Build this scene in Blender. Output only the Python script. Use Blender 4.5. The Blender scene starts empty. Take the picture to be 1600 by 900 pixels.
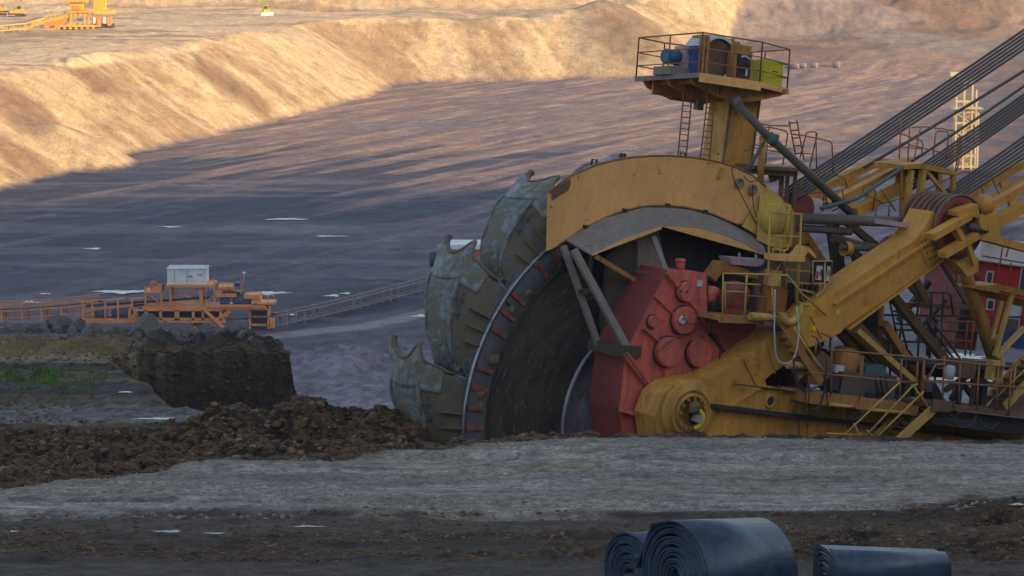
import bpy, bmesh, math, random
import numpy as np
from mathutils import Vector, Matrix
R = math.radians
rnd = random.Random(7)
SC = bpy.context.scene
COL = SC.collection

# ------------------------------------------------------------------ camera
CZ = 66.0                                   # camera height above the datum, metres
F = 4537.0                                  # focal length in pixels of a 1600 px wide frame
PITCH = math.atan(650.0 / F)
cam_d = bpy.data.cameras.new('camera')
cam = bpy.data.objects.new('camera', cam_d)
COL.objects.link(cam)
cam.location = (0, 0, CZ)
cam.rotation_euler = (math.pi / 2 - PITCH, 0, 0)
cam_d.sensor_width = 36.0
cam_d.lens = 36.0 * F / 1600.0
cam_d.clip_start = 0.5
cam_d.clip_end = 9000
SC.camera = cam
SC.render.resolution_x = 1024
SC.render.resolution_y = 576

# ------------------------------------------------------------------ light
SUN_TAN = 0.26
SH = Vector((0.87, -0.50))                  # horizontal direction towards the sun
SH.normalize()
sun_dir = Vector((SH.x, SH.y, SUN_TAN)).normalized()
w = bpy.data.worlds.new('World')
SC.world = w
w.use_nodes = True
nt = w.node_tree
nt.nodes.clear()
sky = nt.nodes.new('ShaderNodeTexSky')
sky.sky_type = 'NISHITA'
sky.sun_disc = False
sky.sun_elevation = math.atan(SUN_TAN)
sky.sun_rotation = math.atan2(SH.x, SH.y)
sky.air_density = 1.0
sky.dust_density = 1.0
sky.ozone_density = 1.6
bg = nt.nodes.new('ShaderNodeBackground')
bg.inputs["Strength"].default_value = 0.12
out = nt.nodes.new('ShaderNodeOutputWorld')
hs_ = nt.nodes.new('ShaderNodeHueSaturation')
hs_.inputs['Saturation'].default_value = 0.80
nt.links.new(sky.outputs[0], hs_.inputs['Color'])
nt.links.new(hs_.outputs[0], bg.inputs[0])
nt.links.new(bg.outputs[0], out.inputs[0])
sl = bpy.data.lights.new('sun', 'SUN')
sl.energy = 3.6
sl.angle = R(0.6)
sl.color = (1.0, 0.66, 0.33)
so = bpy.data.objects.new('sun', sl)
COL.objects.link(so)
so.location = (0, 0, 200)
so.rotation_euler = (-sun_dir).to_track_quat('-Z', 'Y').to_euler()
SC.view_settings.view_transform = 'Standard'
SC.view_settings.look = 'None'
SC.view_settings.gamma = 1
SC.view_settings.use_curve_mapping = False
SC.view_settings.exposure = 1.3

# ------------------------------------------------------------------ pixel helpers (only used to read positions off the photograph)
def tanpy(py):
    return math.tan(PITCH + math.atan((py - 450.0) / F))
def ray(px, py):
    cp, sp = math.cos(PITCH), math.sin(PITCH)
    x = (px - 800.0) / F; y = (450.0 - py) / F
    return Vector((x, cp + y * sp, -sp + y * cp))
def at(px, py, Y):
    r = ray(px, py)
    return Vector((0, 0, CZ)) + r * (Y / r.y)
def on_level(px, py, zrel):
    r = ray(px, py)
    return Vector((0, 0, CZ)) + r * (zrel / r.z)
def pxx(X, Y):                              # px of a ground point, good to a pixel or so
    cp = math.cos(PITCH)
    return X / Y

# ------------------------------------------------------------------ numpy noise
def _hash(ix, iy, seed):
    h = (ix.astype(np.int64) * 374761393 + iy.astype(np.int64) * 668265263 + seed * 974711) & 0x7fffffff
    h = ((h ^ (h >> 13)) * 1274126177) & 0x7fffffff
    h = (h ^ (h >> 16)) & 0xffff
    return h / 65535.0
def vnoise(x, y, seed=0):
    ix = np.floor(x); iy = np.floor(y)
    fx = x - ix; fy = y - iy
    fx = fx * fx * fx * (fx * (fx * 6 - 15) + 10); fy = fy * fy * fy * (fy * (fy * 6 - 15) + 10)
    a = _hash(ix, iy, seed); b = _hash(ix + 1, iy, seed); c = _hash(ix, iy + 1, seed); d = _hash(ix + 1, iy + 1, seed)
    return (a + (b - a) * fx) * (1 - fy) + (c + (d - c) * fx) * fy
def fbm(x, y, oct=4, seed=0, gain=0.5):
    s = 0; a = 1.0; t = 0
    for i in range(oct):
        ca, sa = math.cos(0.6 * i + .3), math.sin(0.6 * i + .3)
        f = 2.03 ** i
        s = s + a * vnoise((x * ca - y * sa) * f + 17.3 * i, (x * sa + y * ca) * f - 9.1 * i, seed + i * 13)
        t += a; a *= gain
    return s / t                              # 0..1
def ridged(x, y, oct=4, seed=0):
    s = 0; a = 1.0; t = 0
    for i in range(oct):
        f = 2.1 ** i
        n = 1 - np.abs(2 * vnoise(x * f + 5.7 * i, y * f + 3.3 * i, seed + i * 7) - 1)
        s = s + a * n * n; t += a; a *= 0.5
    return s / t
def ss(e0, e1, x):
    t = np.clip((x - e0) / (e1 - e0), 0, 1)
    return t * t * (3 - 2 * t)
def mix(a, b, t):
    return a + (b - a) * t
def mixc(c, col, m):
    m = m[..., None]
    return c * (1 - m) + np.array(col, dtype=float) * m

# ------------------------------------------------------------------ terrain
FLOOR = -65.0
# foot of the sunlit bank, read off the photograph on the pit floor
foot_px = [(-400, 420), (-120, 330), (0, 301), (70, 278), (150, 248), (280, 226), (365, 205), (430, 191), (520, 168), (600, 148), (622, 133), (700, 129), (800, 126), (900, 122), (1000, 116)]
foot = [on_level(a, b, FLOOR) for a, b in foot_px]
foot = [(p.x, p.y) for p in foot]
foot = [(foot[0][0] - 300, foot[0][1] - 330)] + foot + [(62, 985), (85, 1040), (130, 1130), (190, 1260)]
def seg_dist(X, Y, pts):
    """signed distance to a polyline; positive on its left-hand (far) side"""
    best = np.full(X.shape, 1e9); side = np.zeros(X.shape); along = np.zeros(X.shape)
    acc = 0.0
    for (x0, y0), (x1, y1) in zip(pts[:-1], pts[1:]):
        dx, dy = x1 - x0, y1 - y0
        L = math.hypot(dx, dy)
        t = np.clip(((X - x0) * dx + (Y - y0) * dy) / (L * L), 0, 1)
        qx, qy = X - (x0 + t * dx), Y - (y0 + t * dy)
        d = np.hypot(qx, qy)
        s = dx * qy - dy * qx
        m = d < best - 1e-9
        best = np.where(m, d, best); side = np.where(m, s, side); along = np.where(m, acc + t * L, along)
        acc += L
    return np.where(side > 0, best, -best), along

crestX = np.array([-60, -16, -10.1, -8.4, -6.8, -4.3, -1.5, .8, 3.9, 7.7, 12.1, 20, 60])
crestY = np.array([48, 54, 57.6, 60.6, 65.7, 65.4, 67.8, 70.2, 70.9, 69.7, 68.6, 67, 64])
ridge_px = np.array([-200, 0, 200, 300, 345, 400, 470, 500, 545, 600, 640, 700, 780, 850, 900, 960])
ridge_py = np.array([693, 692, 690, 672, 650, 640, 636, 648, 662, 652, 664, 681, 688, 692, 700, 712])
ridgeX = (ridge_px - 800) / F * 79.8
ridgeH = (690 - ridge_py) * 79.8 / F

def terrain(X, Y):
    """returns z relative to camera, colour (…,3), wetness"""
    yc = np.interp(X, crestX, crestY)
    n1 = fbm(X * .9, Y * .9, 4, 1); n2 = fbm(X * 3.1, Y * 3.1, 4, 5); nf = fbm(X * .25, Y * .25, 3, 9)
    clod = ridged(X * 1.3, Y * 1.3, 4, 21)
    # ---- the upper bench the camera stands on: slopes gently away
    base = -10.8 - 0.1154 * (Y - 44)
    base = np.where(Y < 36, base * 0 - 9.88 + (36 - Y) * .17, base)
    # long ruts across the track
    yr = Y + 0.035 * X + .6 * (nf - .5) * 2
    rut = vnoise(yr * 1.15, X * .03, 31) * .6 + vnoise(yr * 3.3, X * .12, 32) * .3
    trackm = ss(52.2, 53.4, Y + (n1 - .5) * 2.5 - ss(4, 12, X) * 3.0)
    near_m = 1 - trackm
    tread = ss(53.0, 53.3, Y + .02 * X) * (1 - ss(54.2, 54.5, Y + .02 * X)) * ss(-8, -6, X) * (1 - ss(0, 3, X))
    z = base + tread * .016 * np.sin((X + np.abs(((Y * 1.6) % 1) - .5) * .8) * 26) + trackm * ((rut - .45) * .26 + (n2 - .5) * .05 + (nf - .5) * .25)
    strip = ss(44.9, 45.6, Y) * (1 - ss(49.5, 50.3, Y + (n1 - .5) * 2))              # clods band in the foreground
    clodm = np.clip(strip * (.35 + .65 * ss(-2, 3, X)) + ss(50.2, 51.5, Y) * near_m * ss(5, 9, X), 0, 1)
    clodm = clodm * ss(.32, .6, n1 * .6 + nf * .4)
    z = z + near_m * ((n1 - .5) * .16 + (rut - .45) * .16) + near_m * clodm * ((clod - .3) * .30 + (n2 - .5) * .16)
    # ---- behind the crest
    e = Y - yc - (n1 - .5) * 1.4
    left = 1 - ss(-1.5, 1.5, X - (-1.0))                                           # terrace side
    zt = -15.62 + (nf - .5) * .35 + (n1 - .5) * .10
    mudslope = mix(base - .05, zt, ss(0, 1, (Y - yc) / np.maximum(80.5 - yc, 1)))
    clod2 = ridged(X * 3.7, Y * 3.7, 3, 25)
    lump = (clod - .35) * .75 + (n1 - .5) * .75 + (n2 - .5) * .25 + (clod2 - .35) * .22
    band = ss(0, 1.2, e) * (1 - ss(79.8, 81.6, Y + (n1 - .5) * 1.6))
    zb = mudslope + band * lump * .7
    rh = np.interp(X, ridgeX, ridgeH)
    zb = zb + rh * np.exp(-((Y - 79.6) / 1.7) ** 2) * (.82 + .36 * n1)
    zb = zb + ss(80.2, 81.5, Y) * ((rut - .45) * .12 + (clod - .35) * .16 * ss(.4, .6, n1) + (n2 - .5) * .08)
    # hollow cut in front of the clay block
    cutL = np.interp(Y, [83, 85, 92.5], [-7.0, -9.6, -12.3])
    jag = (n1 - .5) * .8 + (n2 - .5) * .35
    cut = ss(81.4, 82.6, Y) * (1 - ss(92.25, 92.75, Y + jag * .35)) * ss(-.9, .5, X - cutL + jag)
    zb = mix(zb, np.full_like(zb, -17.6) + (n1 - .5) * .3, cut)
    top = ss(92.0, 92.8, Y) * ss(-13.5, -11.5, X) * (1 - ss(96, 99, Y))
    zb = zb + top * (.22 + (n1 - .5) * .25 + (clod - .4) * .15)
    roughband = ss(92.5, 93.5, Y) * (1 - ss(95.3, 96.2, Y)) * (1 - ss(-8, -7, X))
    zb = zb + roughband * (clod - .3) * .25
    # edge of the terrace
    edgeX = np.interp(Y, [79.5, 80.5, 82, 84, 92.3, 93, 96, 100], [2.5, -2.5, -5.4, -6.7, -6.9, -7.35, -8.2, -9])
    backY = np.interp(X, [-60, -17.6, -12, -9, -7.2], [104, 100.5, 97.6, 95.6, 94.2])
    dropa = ss(0, 1.0, (X - edgeX + (n2 - .5) * .5 + (n1 - .5) * .5) * 1.1)
    dropb = ss(0, 1.2, Y - backY + (n1 - .5) * 1.0)
    drop = np.maximum(dropa * ss(79.6, 80.6, Y), dropb)
    LB = -23.3 + (n1 - .5) * .4
    zb = mix(zb, LB, drop)
    # machine side: falls from the crest to the lower bench
    zr = mix(base - .03, LB, ss(1.2, 7.5, e))
    zr = zr + ss(0, .8, e) * (1 - ss(4, 7, e)) * (clod - .35) * .25
    zback = mix(zr, zb, left)
    z = np.where(e > 0, mix(z, zback, ss(0, .8, e)), z)
    # ---- down to the pit floor
    z = np.where(Y > 100, np.maximum(np.minimum(z, -23.3 - (Y - 110) * .68), FLOOR), z)
    # ================= colours, bench
    c = np.zeros(X.shape + (3,))
    c[:] = (.41, .36, .295)
    c = mixc(c, (.40, .365, .31), ss(.45, .62, rut))
    c = mixc(c, (.185, .172, .165), ss(.50, .62, vnoise(yr * 5, X * .25, 44)) * .4)
    c = mixc(c, (.30, .235, .165), ss(.50, .7, fbm(X * .35, Y * 1.1, 4, 46)) * .75)
    c = mixc(c, (.135, .13, .14), ss(.52, .66, fbm(X * .18, Y * .9, 4, 47)) * .5)
    c = mixc(c, (.33, .275, .20), ss(-3.0, -.3, Y - yc + (n1 - .5) * 2) * .6)
    mud = mixc(mixc(np.zeros_like(c) + (.036, .024, .016), (.105, .060, .028), ss(.42, .62, n2)), (.19, .115, .055), ss(.6, .72, fbm(X * 2.2, Y * 2.2, 4, 77)) * .8)
    mudn = mixc(np.zeros_like(c) + (.080, .055, .035), (.034, .024, .017), ss(.4, .6, rut))
    c = np.where(near_m[..., None] > 0, c * (1 - near_m[..., None]) + mudn * near_m[..., None], c)
    c = c * (1 - (clodm * near_m)[..., None]) + (mud * 1.15) * (clodm * near_m)[..., None]
    botm = (1 - ss(45.0, 45.7, Y + (n1 - .5)))
    c = mixc(c, (.085, .062, .043), botm * .75)
    bm = ss(-.1, .5, e)
    c = c * (1 - bm[..., None]) + mud * bm[..., None]
    # terrace strips
    tm = ss(80.3, 81.8, Y) * left
    # strips follow the photo's bands: wet clay, brown, grass, straw, grey
    ter = np.zeros_like(c) + (.075, .062, .05)
    yy = Y + (nf - .5) * 3.0 + (n1 - .5) * .8
    ter = mixc(ter, (.19, .17, .15), ss(.5, .65, vnoise(yy * .8, X * .12, 51)))
    ter = mixc(ter, (.04, .036, .034), ss(.52, .66, vnoise(yy * 1.3, X * .2, 52)))
    ter = mixc(ter, (.13, .10, .055), ss(.5, .65, n2) * .5)
    for (ya, yb, cl) in [(91.0, 92.5, (.040, .030, .022)), (89.3, 91.0, (.085, .070, .040)), (88.5, 89.3, (.19, .135, .07)), (86.2, 88.4, (.060, .055, .055)), (84.6, 86.2, (.125, .088, .052)), (82.9, 84.6, (.17, .155, .145))]:
        ter = mixc(ter, cl, ss(ya - .3, ya + .3, yy) * (1 - ss(yb - .3, yb + .3, yy)) * (.55 + .45 * ss(.35, .6, n2)))
    straw = ss(92.3, 93.0, yy) * (1 - ss(95.8, 96.3, yy))
    straw = straw * (1 - ss(-12.6, -11.2, X + (n1 - .5) * 2))
    ter = mixc(ter, (.26, .205, .115), straw * ss(.3, .5, n2 * .5 + n1 * .5))
    grey = ss(96.2, 96.8, yy)
    ter = mixc(ter, (.15, .145, .15), grey)
    ter = mixc(ter, (.055, .05, .05), grey * ss(.5, .6, vnoise(yy * 1.8, X * .25, 53)))
    c = c * (1 - tm[..., None]) + ter * tm[..., None]
    ter = mixc(ter, (.14, .095, .06), ss(.45, .6, fbm(X * .5, yy * 1.6, 4, 57)) * ss(-14.5, -12, X) * .8)
    cutc = np.clip(cut + ss(-.4, .3, X - edgeX) * tm + drop * tm, 0, 1)
    face = mixc(np.zeros_like(c) + (.055, .042, .034), (.10, .064, .036), ss(.5, .7, fbm(X * 4, Y * .3, 3, 88)))
    c = c * (1 - cutc[..., None]) + face * cutc[..., None]
    topm = top * ss(.35, .5, n1)
    c = mixc(c, (.055, .04, .028), np.clip(topm * (1 - ss(93.6, 94.4, Y)), 0, 1))
    wet = near_m * .30 * (1 - clodm) + (1 - near_m) * .15
    wet = wet * (1 - bm) + bm * .25
    wet = np.maximum(wet, tm * .12)
    # puddles on the bench: real hollows filled level with water
    return z, c, wet

def pit(X, Y):
    nf = fbm(X * .012, Y * .012, 4, 3); n1 = fbm(X * .06, Y * .06, 4, 11); n2 = fbm(X * .25, Y * .25, 3, 12)
    n3 = fbm(X * .9, Y * .9, 3, 14)
    slope = -23.3 - (Y - 110) * .68
    z = np.maximum(FLOOR + np.zeros_like(X), slope)
    # streaks run away to the right
    sx = X * .90 - Y * .43; sy = X * .43 + Y * .90
    st = fbm(sx * .16, sy * .012, 4, 61); st2 = fbm(sx * .55, sy * .04, 4, 62)
    st3 = fbm(X * .03, Y * .16, 4, 64)
    z = z + (st - .5) * .55 + (st2 - .5) * .22 + (n3 - .5) * .26 + (fbm(X * .12, Y * .12, 4, 68) - .5) * .5
    # ---- gravel cones and spoil between bench and conveyor
    for (px, py, h, rad) in [(525, 612, 2.6, 13), (580, 634, 2.4, 12), (630, 655, 2, 10), (470, 622, 2.0, 11), (660, 610, 1.6, 14)]:
        p = on_level(px, py, FLOOR)
        d = np.hypot(X - p.x, (Y - p.y) * .8) + (n1 - .5) * 3
        z = np.maximum(z, FLOOR + np.minimum(h, np.maximum(0, h * (1.15 - d / rad))) + (n2 - .5) * .5 * (d < rad * 1.1))
    spoil = ss(352, 372, Y) * (1 - ss(392, 402, Y)) * ss(-45, -38, X) * (1 - ss(0, 22, X))
    z = z + spoil * ((n1 - .35) * 5 + (n2 - .5) * 2)
    # ---- sunlit bank
    D, al = seg_dist(X, Y, foot)
    Dm = D + (vnoise(al / 40, al * 0, 71) - .5) * 6 + (n1 - .5) * 3.5 + (fbm(al / 13, D * .03, 3, 73) - .5) * 1.8 + (fbm(X * .2, Y * .2, 3, 74) - .5) * 1.5
    H = 18.5 + 3.0 * (nf - .5)
    bank = np.clip(Dm * .66, 0, None)
    lip = ss(-3, 4, bank - H)
    bankz = H - np.log1p(np.exp(np.clip((H - bank) / 1.3, -40, 40))) * 1.3 + (fbm(al / 20, D * .01, 3, 75) - .5) * 1.6 * ss(6, 14, bank)
    bankz = bankz + (n2 - .5) * .7 + ss(-2, 2, bank - H) * ((n1 - .5) * 1.2) + .8 * np.exp(-((bank - H - 1) / 2.5) ** 2) * ss(.5, .6, n1)
    bankz = np.maximum(bankz, 0)
    # heaps at the right-hand end of the bank
    bankz = np.where(Dm > 0, bankz, 0)
    for (px, py, h, rad, lv) in [(940, 118, 24, 44, FLOOR), (870, 116, 21, 38, FLOOR), (700, 70, 6, 30, -50), (975, 113, 12, 17, FLOOR), (150, 216, 9, 16, FLOOR), (75, 262, 10, 22, FLOOR)]:
        p = on_level(px, py, FLOOR)
        cy = p.y + (28 if h > 20 else 6)
        d = np.sqrt((X - p.x) ** 2 + (Y - cy) ** 2 + 30) + (n1 - .5) * 6
        hh = np.clip(h + 2 - d * .60, 0, None)
        bankz = np.where(hh > 0, np.log(np.exp(np.minimum(bankz, 60) / 1.5) + np.exp(hh / 1.5) - 1) * 1.5, bankz)
    z = np.where(bankz > 0.01, FLOOR + bankz, z)
    onbank = ss(0, 1.5, bankz)
    # ---- next banks further back
    d2 = Y - (1010 + .12 * X + 40 * (nf - .5) + 10 * (n1 - .5))
    z = z + np.clip(d2 * .5, 0, 14) * ss(-400, -60, -X - 20) * 1.0
    # right-hand upper ground rises steadily
    d3 = np.clip(Y - (925 + 30 * (n1 - .5)), 0, None)
    rise = ss(20, 90, X)
    z = z + rise * np.clip(d3 * .09, 0, 60) * (1 - onbank * 0.0) + rise * np.clip((d3 - 120) * .06, 0, 30)
    z = z + np.clip(Y - 1150, 0, None) * .07 + (nf - .5) * 5 * ss(900, 1000, Y)
    step = ss(0, 8, Y - (1020 + .25 * X + 30 * (n1 - .5))) * 4 * ss(40, 90, X)
    z = z + step
    # ---- right-hand bank in its own shade
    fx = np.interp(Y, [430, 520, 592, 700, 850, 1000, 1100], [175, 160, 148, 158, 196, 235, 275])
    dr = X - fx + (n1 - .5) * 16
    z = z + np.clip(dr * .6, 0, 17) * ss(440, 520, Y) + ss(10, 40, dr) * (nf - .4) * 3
    # low left-hand wall near the conveyor, outside the frame
    dl = -X - (120 + (Y - 200) * .12)
    z = z + np.clip(dl * .6, 0, 36) * (1 - ss(480, 560, Y))
    # ================= colours
    shade_coal = np.zeros(X.shape + (3,)) + (.044, .050, .080)  # coal floor, with the blue of the shade put into its colour
    shade_coal = mixc(shade_coal, (.092, .080, .104), ss(.42, .6, st))
    shade_coal = mixc(shade_coal, (.030, .032, .050), ss(.48, .64, fbm(sx * .22, sy * .035, 5, 69)) * .8)
    shade_coal = mixc(shade_coal, (.155, .135, .155), ss(.56, .68, st3) * .6)
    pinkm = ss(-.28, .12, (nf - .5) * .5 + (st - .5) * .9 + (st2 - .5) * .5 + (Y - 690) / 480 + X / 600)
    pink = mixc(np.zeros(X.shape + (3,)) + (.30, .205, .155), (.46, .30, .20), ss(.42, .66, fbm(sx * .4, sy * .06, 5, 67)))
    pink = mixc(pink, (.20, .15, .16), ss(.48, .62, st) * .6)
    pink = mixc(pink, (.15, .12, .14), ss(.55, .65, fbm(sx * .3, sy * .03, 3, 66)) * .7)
    c = shade_coal * (1 - pinkm[..., None]) + pink * pinkm[..., None]
    sand = np.zeros(X.shape + (3,)) + (.56, .42, .235)
    sand = mixc(sand, (.475, .34, .18), ss(.46, .62, fbm(al * .07, D * .012 + nf, 4, 81)) * 1.0)
    sand = mixc(sand, (.36, .24, .125), ss(.56, .68, fbm(al * .03, D * .02, 4, 83)) * .9)
    sand = mixc(sand, (.64, .50, .31), ss(.55, .7, fbm(al * .3, D * .03, 3, 85)) * .6)
    c = c * (1 - onbank[..., None]) + sand * onbank[..., None]
    bench = onbank * ss(H.mean() - 1.5, H.mean() - .3, bankz)
    bn = mixc(np.zeros(X.shape + (3,)) + (.74, .54, .31), (.62, .44, .24), ss(.45, .6, fbm(X * .01, Y * .06, 4, 90)))
    bn = mixc(bn, (.40, .26, .14), ss(.56, .66, fbm(X * .02, Y * .12, 4, 91)) * .8)
    c = c * (1 - bench[..., None]) + bn * bench[..., None]
    for (px, py, a_, b_) in [(60, 255, 20, 17), (20, 285, 14, 12), (330, 190, 30, 9), (100, 225, 14, 10)]:
        p = on_level(px, py, FLOOR); hb = np.exp(-(((X - p.x) / a_) ** 2 + ((Y - p.y - 6) / b_) ** 2) ** 2)
        c = mixc(c, (.25, .155, .085), np.clip(hb * (1 - bench) * onbank * ss(.3, .5, n1), 0, .85))
    # brown heaps at right end
    p = on_level(955, 116, FLOOR)
    hb = np.exp(-(((X - p.x - 6) / 13) ** 2 + ((Y - p.y - 6) / 18) ** 2))
    c = mixc(c, (.22, .14, .075), np.clip(hb * 1.3, 0, .8))
    far = ss(915, 990, Y) * rise
    fr = mixc(np.zeros(X.shape + (3,)) + (.36, .245, .155), (.235, .15, .10), ss(.46, .6, fbm(sx * .05, sy * .012, 4, 92)))
    fr = mixc(fr, (.15, .10, .07), ss(.56, .66, fbm(X * .03, Y * .05, 4, 95)) * .7)
    fr = mixc(fr, (.30, .25, .22), ss(.52, .62, fbm(X * .012, Y * .03, 3, 93)) * .7)
    c = c * (1 - (far * (1 - onbank))[..., None]) + fr * (far * (1 - onbank))[..., None]
    shz = ss(-70, -48, dr + (nf - .5) * 30) * ss(560, 620, Y)  # shade beside the right-hand bank, painted dark into the ground colour
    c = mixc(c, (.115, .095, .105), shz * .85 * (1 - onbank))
    c = mixc(c, (.26, .16, .10), shz * ss(.55, .68, n1) * .7 * (1 - onbank))  # brown lit edges painted over that shade
    rb = ss(-6, 6, dr) * ss(440, 500, Y)
    c = mixc(c, (.20, .13, .085), rb * .8)
    c = mixc(c, (.12, .09, .075), rb * ss(.5, .62, n1) * .8)
    # spoil heaps and gravel
    c = mixc(c, (.085, .072, .08), spoil * ss(.4, .55, n1))
    grav = (Y < 392) * 1.0
    g = mixc(np.zeros(X.shape + (3,)) + (.215, .19, .215), (.135, .118, .145), ss(.45, .6, n3))
    g = mixc(g, (.10, .085, .11), ss(378, 388, Y + (n1 - .5) * 14) * .8)
    c = np.where((grav > 0)[..., None], g, c)
    c = np.where((Y < 340)[..., None], g * .75, c)
    # haul road: pale band read off the photo
    rp = [on_level(a, b, FLOOR) for a, b in [(380, 533), (440, 524), (500, 517), (560, 511), (610, 502), (650, 492), (700, 481), (760, 470), (900, 445)]]
    dR, _ = seg_dist(X, Y, [(q.x, q.y) for q in rp])
    dR = np.abs(dR + (n2 - .5) * 1.5)
    rm = (1 - ss(1.4, 3.0, dR))
    c = mixc(c, (.26, .24, .25), rm * .85)
    z = np.where(dR < 6, mix(FLOOR + np.zeros_like(z), z, ss(2.5, 6, dR)), z)
    # pale smear patches on the floor
    for (px, py, a, b, s) in [(440, 356, 12, 9, .5), (700, 372, 16, 10, .35), (1560, 470, 25, 20, .7), (1450, 480, 20, 20, .5), (650, 195, 22, 16, .6), (330, 290, 8, 3, .6)]:
        p = on_level(px, py, FLOOR)
        g2 = np.exp(-(((X - p.x) / a) ** 2 + ((Y - p.y) / b) ** 2) ** 2)
        c = mixc(c, (.22, .19, .20), g2 * s * (1 - onbank))
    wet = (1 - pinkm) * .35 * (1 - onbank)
    return z, c, wet

def grid_mesh(name, rows, us, fn, mat, kind='structure', smooth=True):
    Yv = np.array(rows); U = np.array(us)
    Yg, Ug = np.meshgrid(Yv, U, indexing='ij')
    Xg = Ug * Yg
    z, c, wet = fn(Xg, Yg)
    nr, nc = Yg.shape
    co = np.empty((nr * nc, 3), dtype=np.float32)
    co[:, 0] = Xg.ravel(); co[:, 1] = Yg.ravel(); co[:, 2] = (z + CZ).ravel()
    me = bpy.data.meshes.new(name)
    me.vertices.add(nr * nc)
    me.vertices.foreach_set('co', co.ravel())
    i = np.arange((nr - 1) * (nc - 1)); r = i // (nc - 1); q = i % (nc - 1)
    a = r * nc + q
    idx = np.stack([a, a + 1, a + nc + 1, a + nc], 1).astype(np.int32)
    me.loops.add(idx.size); me.loops.foreach_set('vertex_index', idx.ravel())
    me.polygons.add(len(idx)); me.polygons.foreach_set('loop_start', (np.arange(len(idx)) * 4).astype(np.int32))
    me.polygons.foreach_set('loop_total', np.full(len(idx), 4, dtype=np.int32))
    me.polygons.foreach_set('use_smooth', np.full(len(idx), smooth))
    me.update(calc_edges=True)
    at_ = me.color_attributes.new('soil', 'FLOAT_COLOR', 'POINT')
    cc = np.ones((nr * nc, 4), dtype=np.float32)
    cc[:, :3] = np.clip(c.reshape(-1, 3), 0, 1); cc[:, 3] = np.clip(wet.ravel(), 0, 1)
    at_.data.foreach_set('color', cc.ravel())
    me.materials.append(mat)
    o = bpy.data.objects.new(name, me)
    COL.objects.link(o)
    if kind: o['kind'] = kind
    return o
def ground_z(fn, x, y):
    z, _, _ = fn(np.array([[float(x)]]), np.array([[float(y)]]))
    return float(z[0, 0]) + CZ

# ------------------------------------------------------------------ materials
def new_mat(name):
    m = bpy.data.materials.new(name); m.use_nodes = True
    t = m.node_tree; t.nodes.clear()
    o = t.nodes.new('ShaderNodeOutputMaterial'); b = t.nodes.new('ShaderNodeBsdfPrincipled')
    t.links.new(b.outputs[0], o.inputs[0])
    return m, t, b
def nd(t, typ, **kw):
    n = t.nodes.new(typ)
    for k, v in kw.items():
        if k in n.inputs.keys() if hasattr(n.inputs, 'keys') else False: n.inputs[k].default_value = v
        else: setattr(n, k, v)
    return n
def noise(t, vec, scale, detail=4, rough=.55, dist=0):
    n = t.nodes.new('ShaderNodeTexNoise'); n.inputs['Scale'].default_value = scale
    n.inputs['Detail'].default_value = detail; n.inputs['Roughness'].default_value = rough
    n.inputs['Distortion'].default_value = dist
    if vec is not None: t.links.new(vec, n.inputs['Vector'])
    return n.outputs['Fac']
def ramp(t, fac, stops):
    r = t.nodes.new('ShaderNodeValToRGB'); t.links.new(fac, r.inputs[0])
    els = r.color_ramp.elements
    while len(els) < len(stops): els.new(.5)
    for e, (p, c) in zip(els, stops):
        e.position = p
        e.color = (c, c, c, 1) if isinstance(c, (int, float)) else (c[0], c[1], c[2], 1)
    return r.outputs[0]
def mixn(t, fac, a, b, mode='MIX'):
    m = t.nodes.new('ShaderNodeMix'); m.data_type = 'RGBA'; m.blend_type = mode
    for s, v in ((m.inputs[0], fac), (m.inputs[6], a), (m.inputs[7], b)):
        if isinstance(v, (int, float)): s.default_value = v
        elif isinstance(v, (tuple, list)): s.default_value = (v[0], v[1], v[2], 1)
        else: t.links.new(v, s)
    return m.outputs[2]
def math_(t, op, a, b=0.0):
    m = t.nodes.new('ShaderNodeMath'); m.operation = op
    for s, v in ((m.inputs[0], a), (m.inputs[1], b)):
        if isinstance(v, (int, float)): s.default_value = v
        else: t.links.new(v, s)
    return m.outputs[0]
def objcoord(t, scale=(1, 1, 1)):
    tc = t.nodes.new('ShaderNodeTexCoord')
    mp = t.nodes.new('ShaderNodeMapping'); mp.inputs['Scale'].default_value = scale
    t.links.new(tc.outputs['Object'], mp.inputs['Vector'])
    return mp.outputs[0]
def bump(t, b, h, strength, dist):
    bp = t.nodes.new('ShaderNodeBump'); bp.inputs['Strength'].default_value = strength; bp.inputs['Distance'].default_value = dist
    t.links.new(h, bp.inputs['Height']); t.links.new(bp.outputs[0], b.inputs['Normal'])
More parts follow.
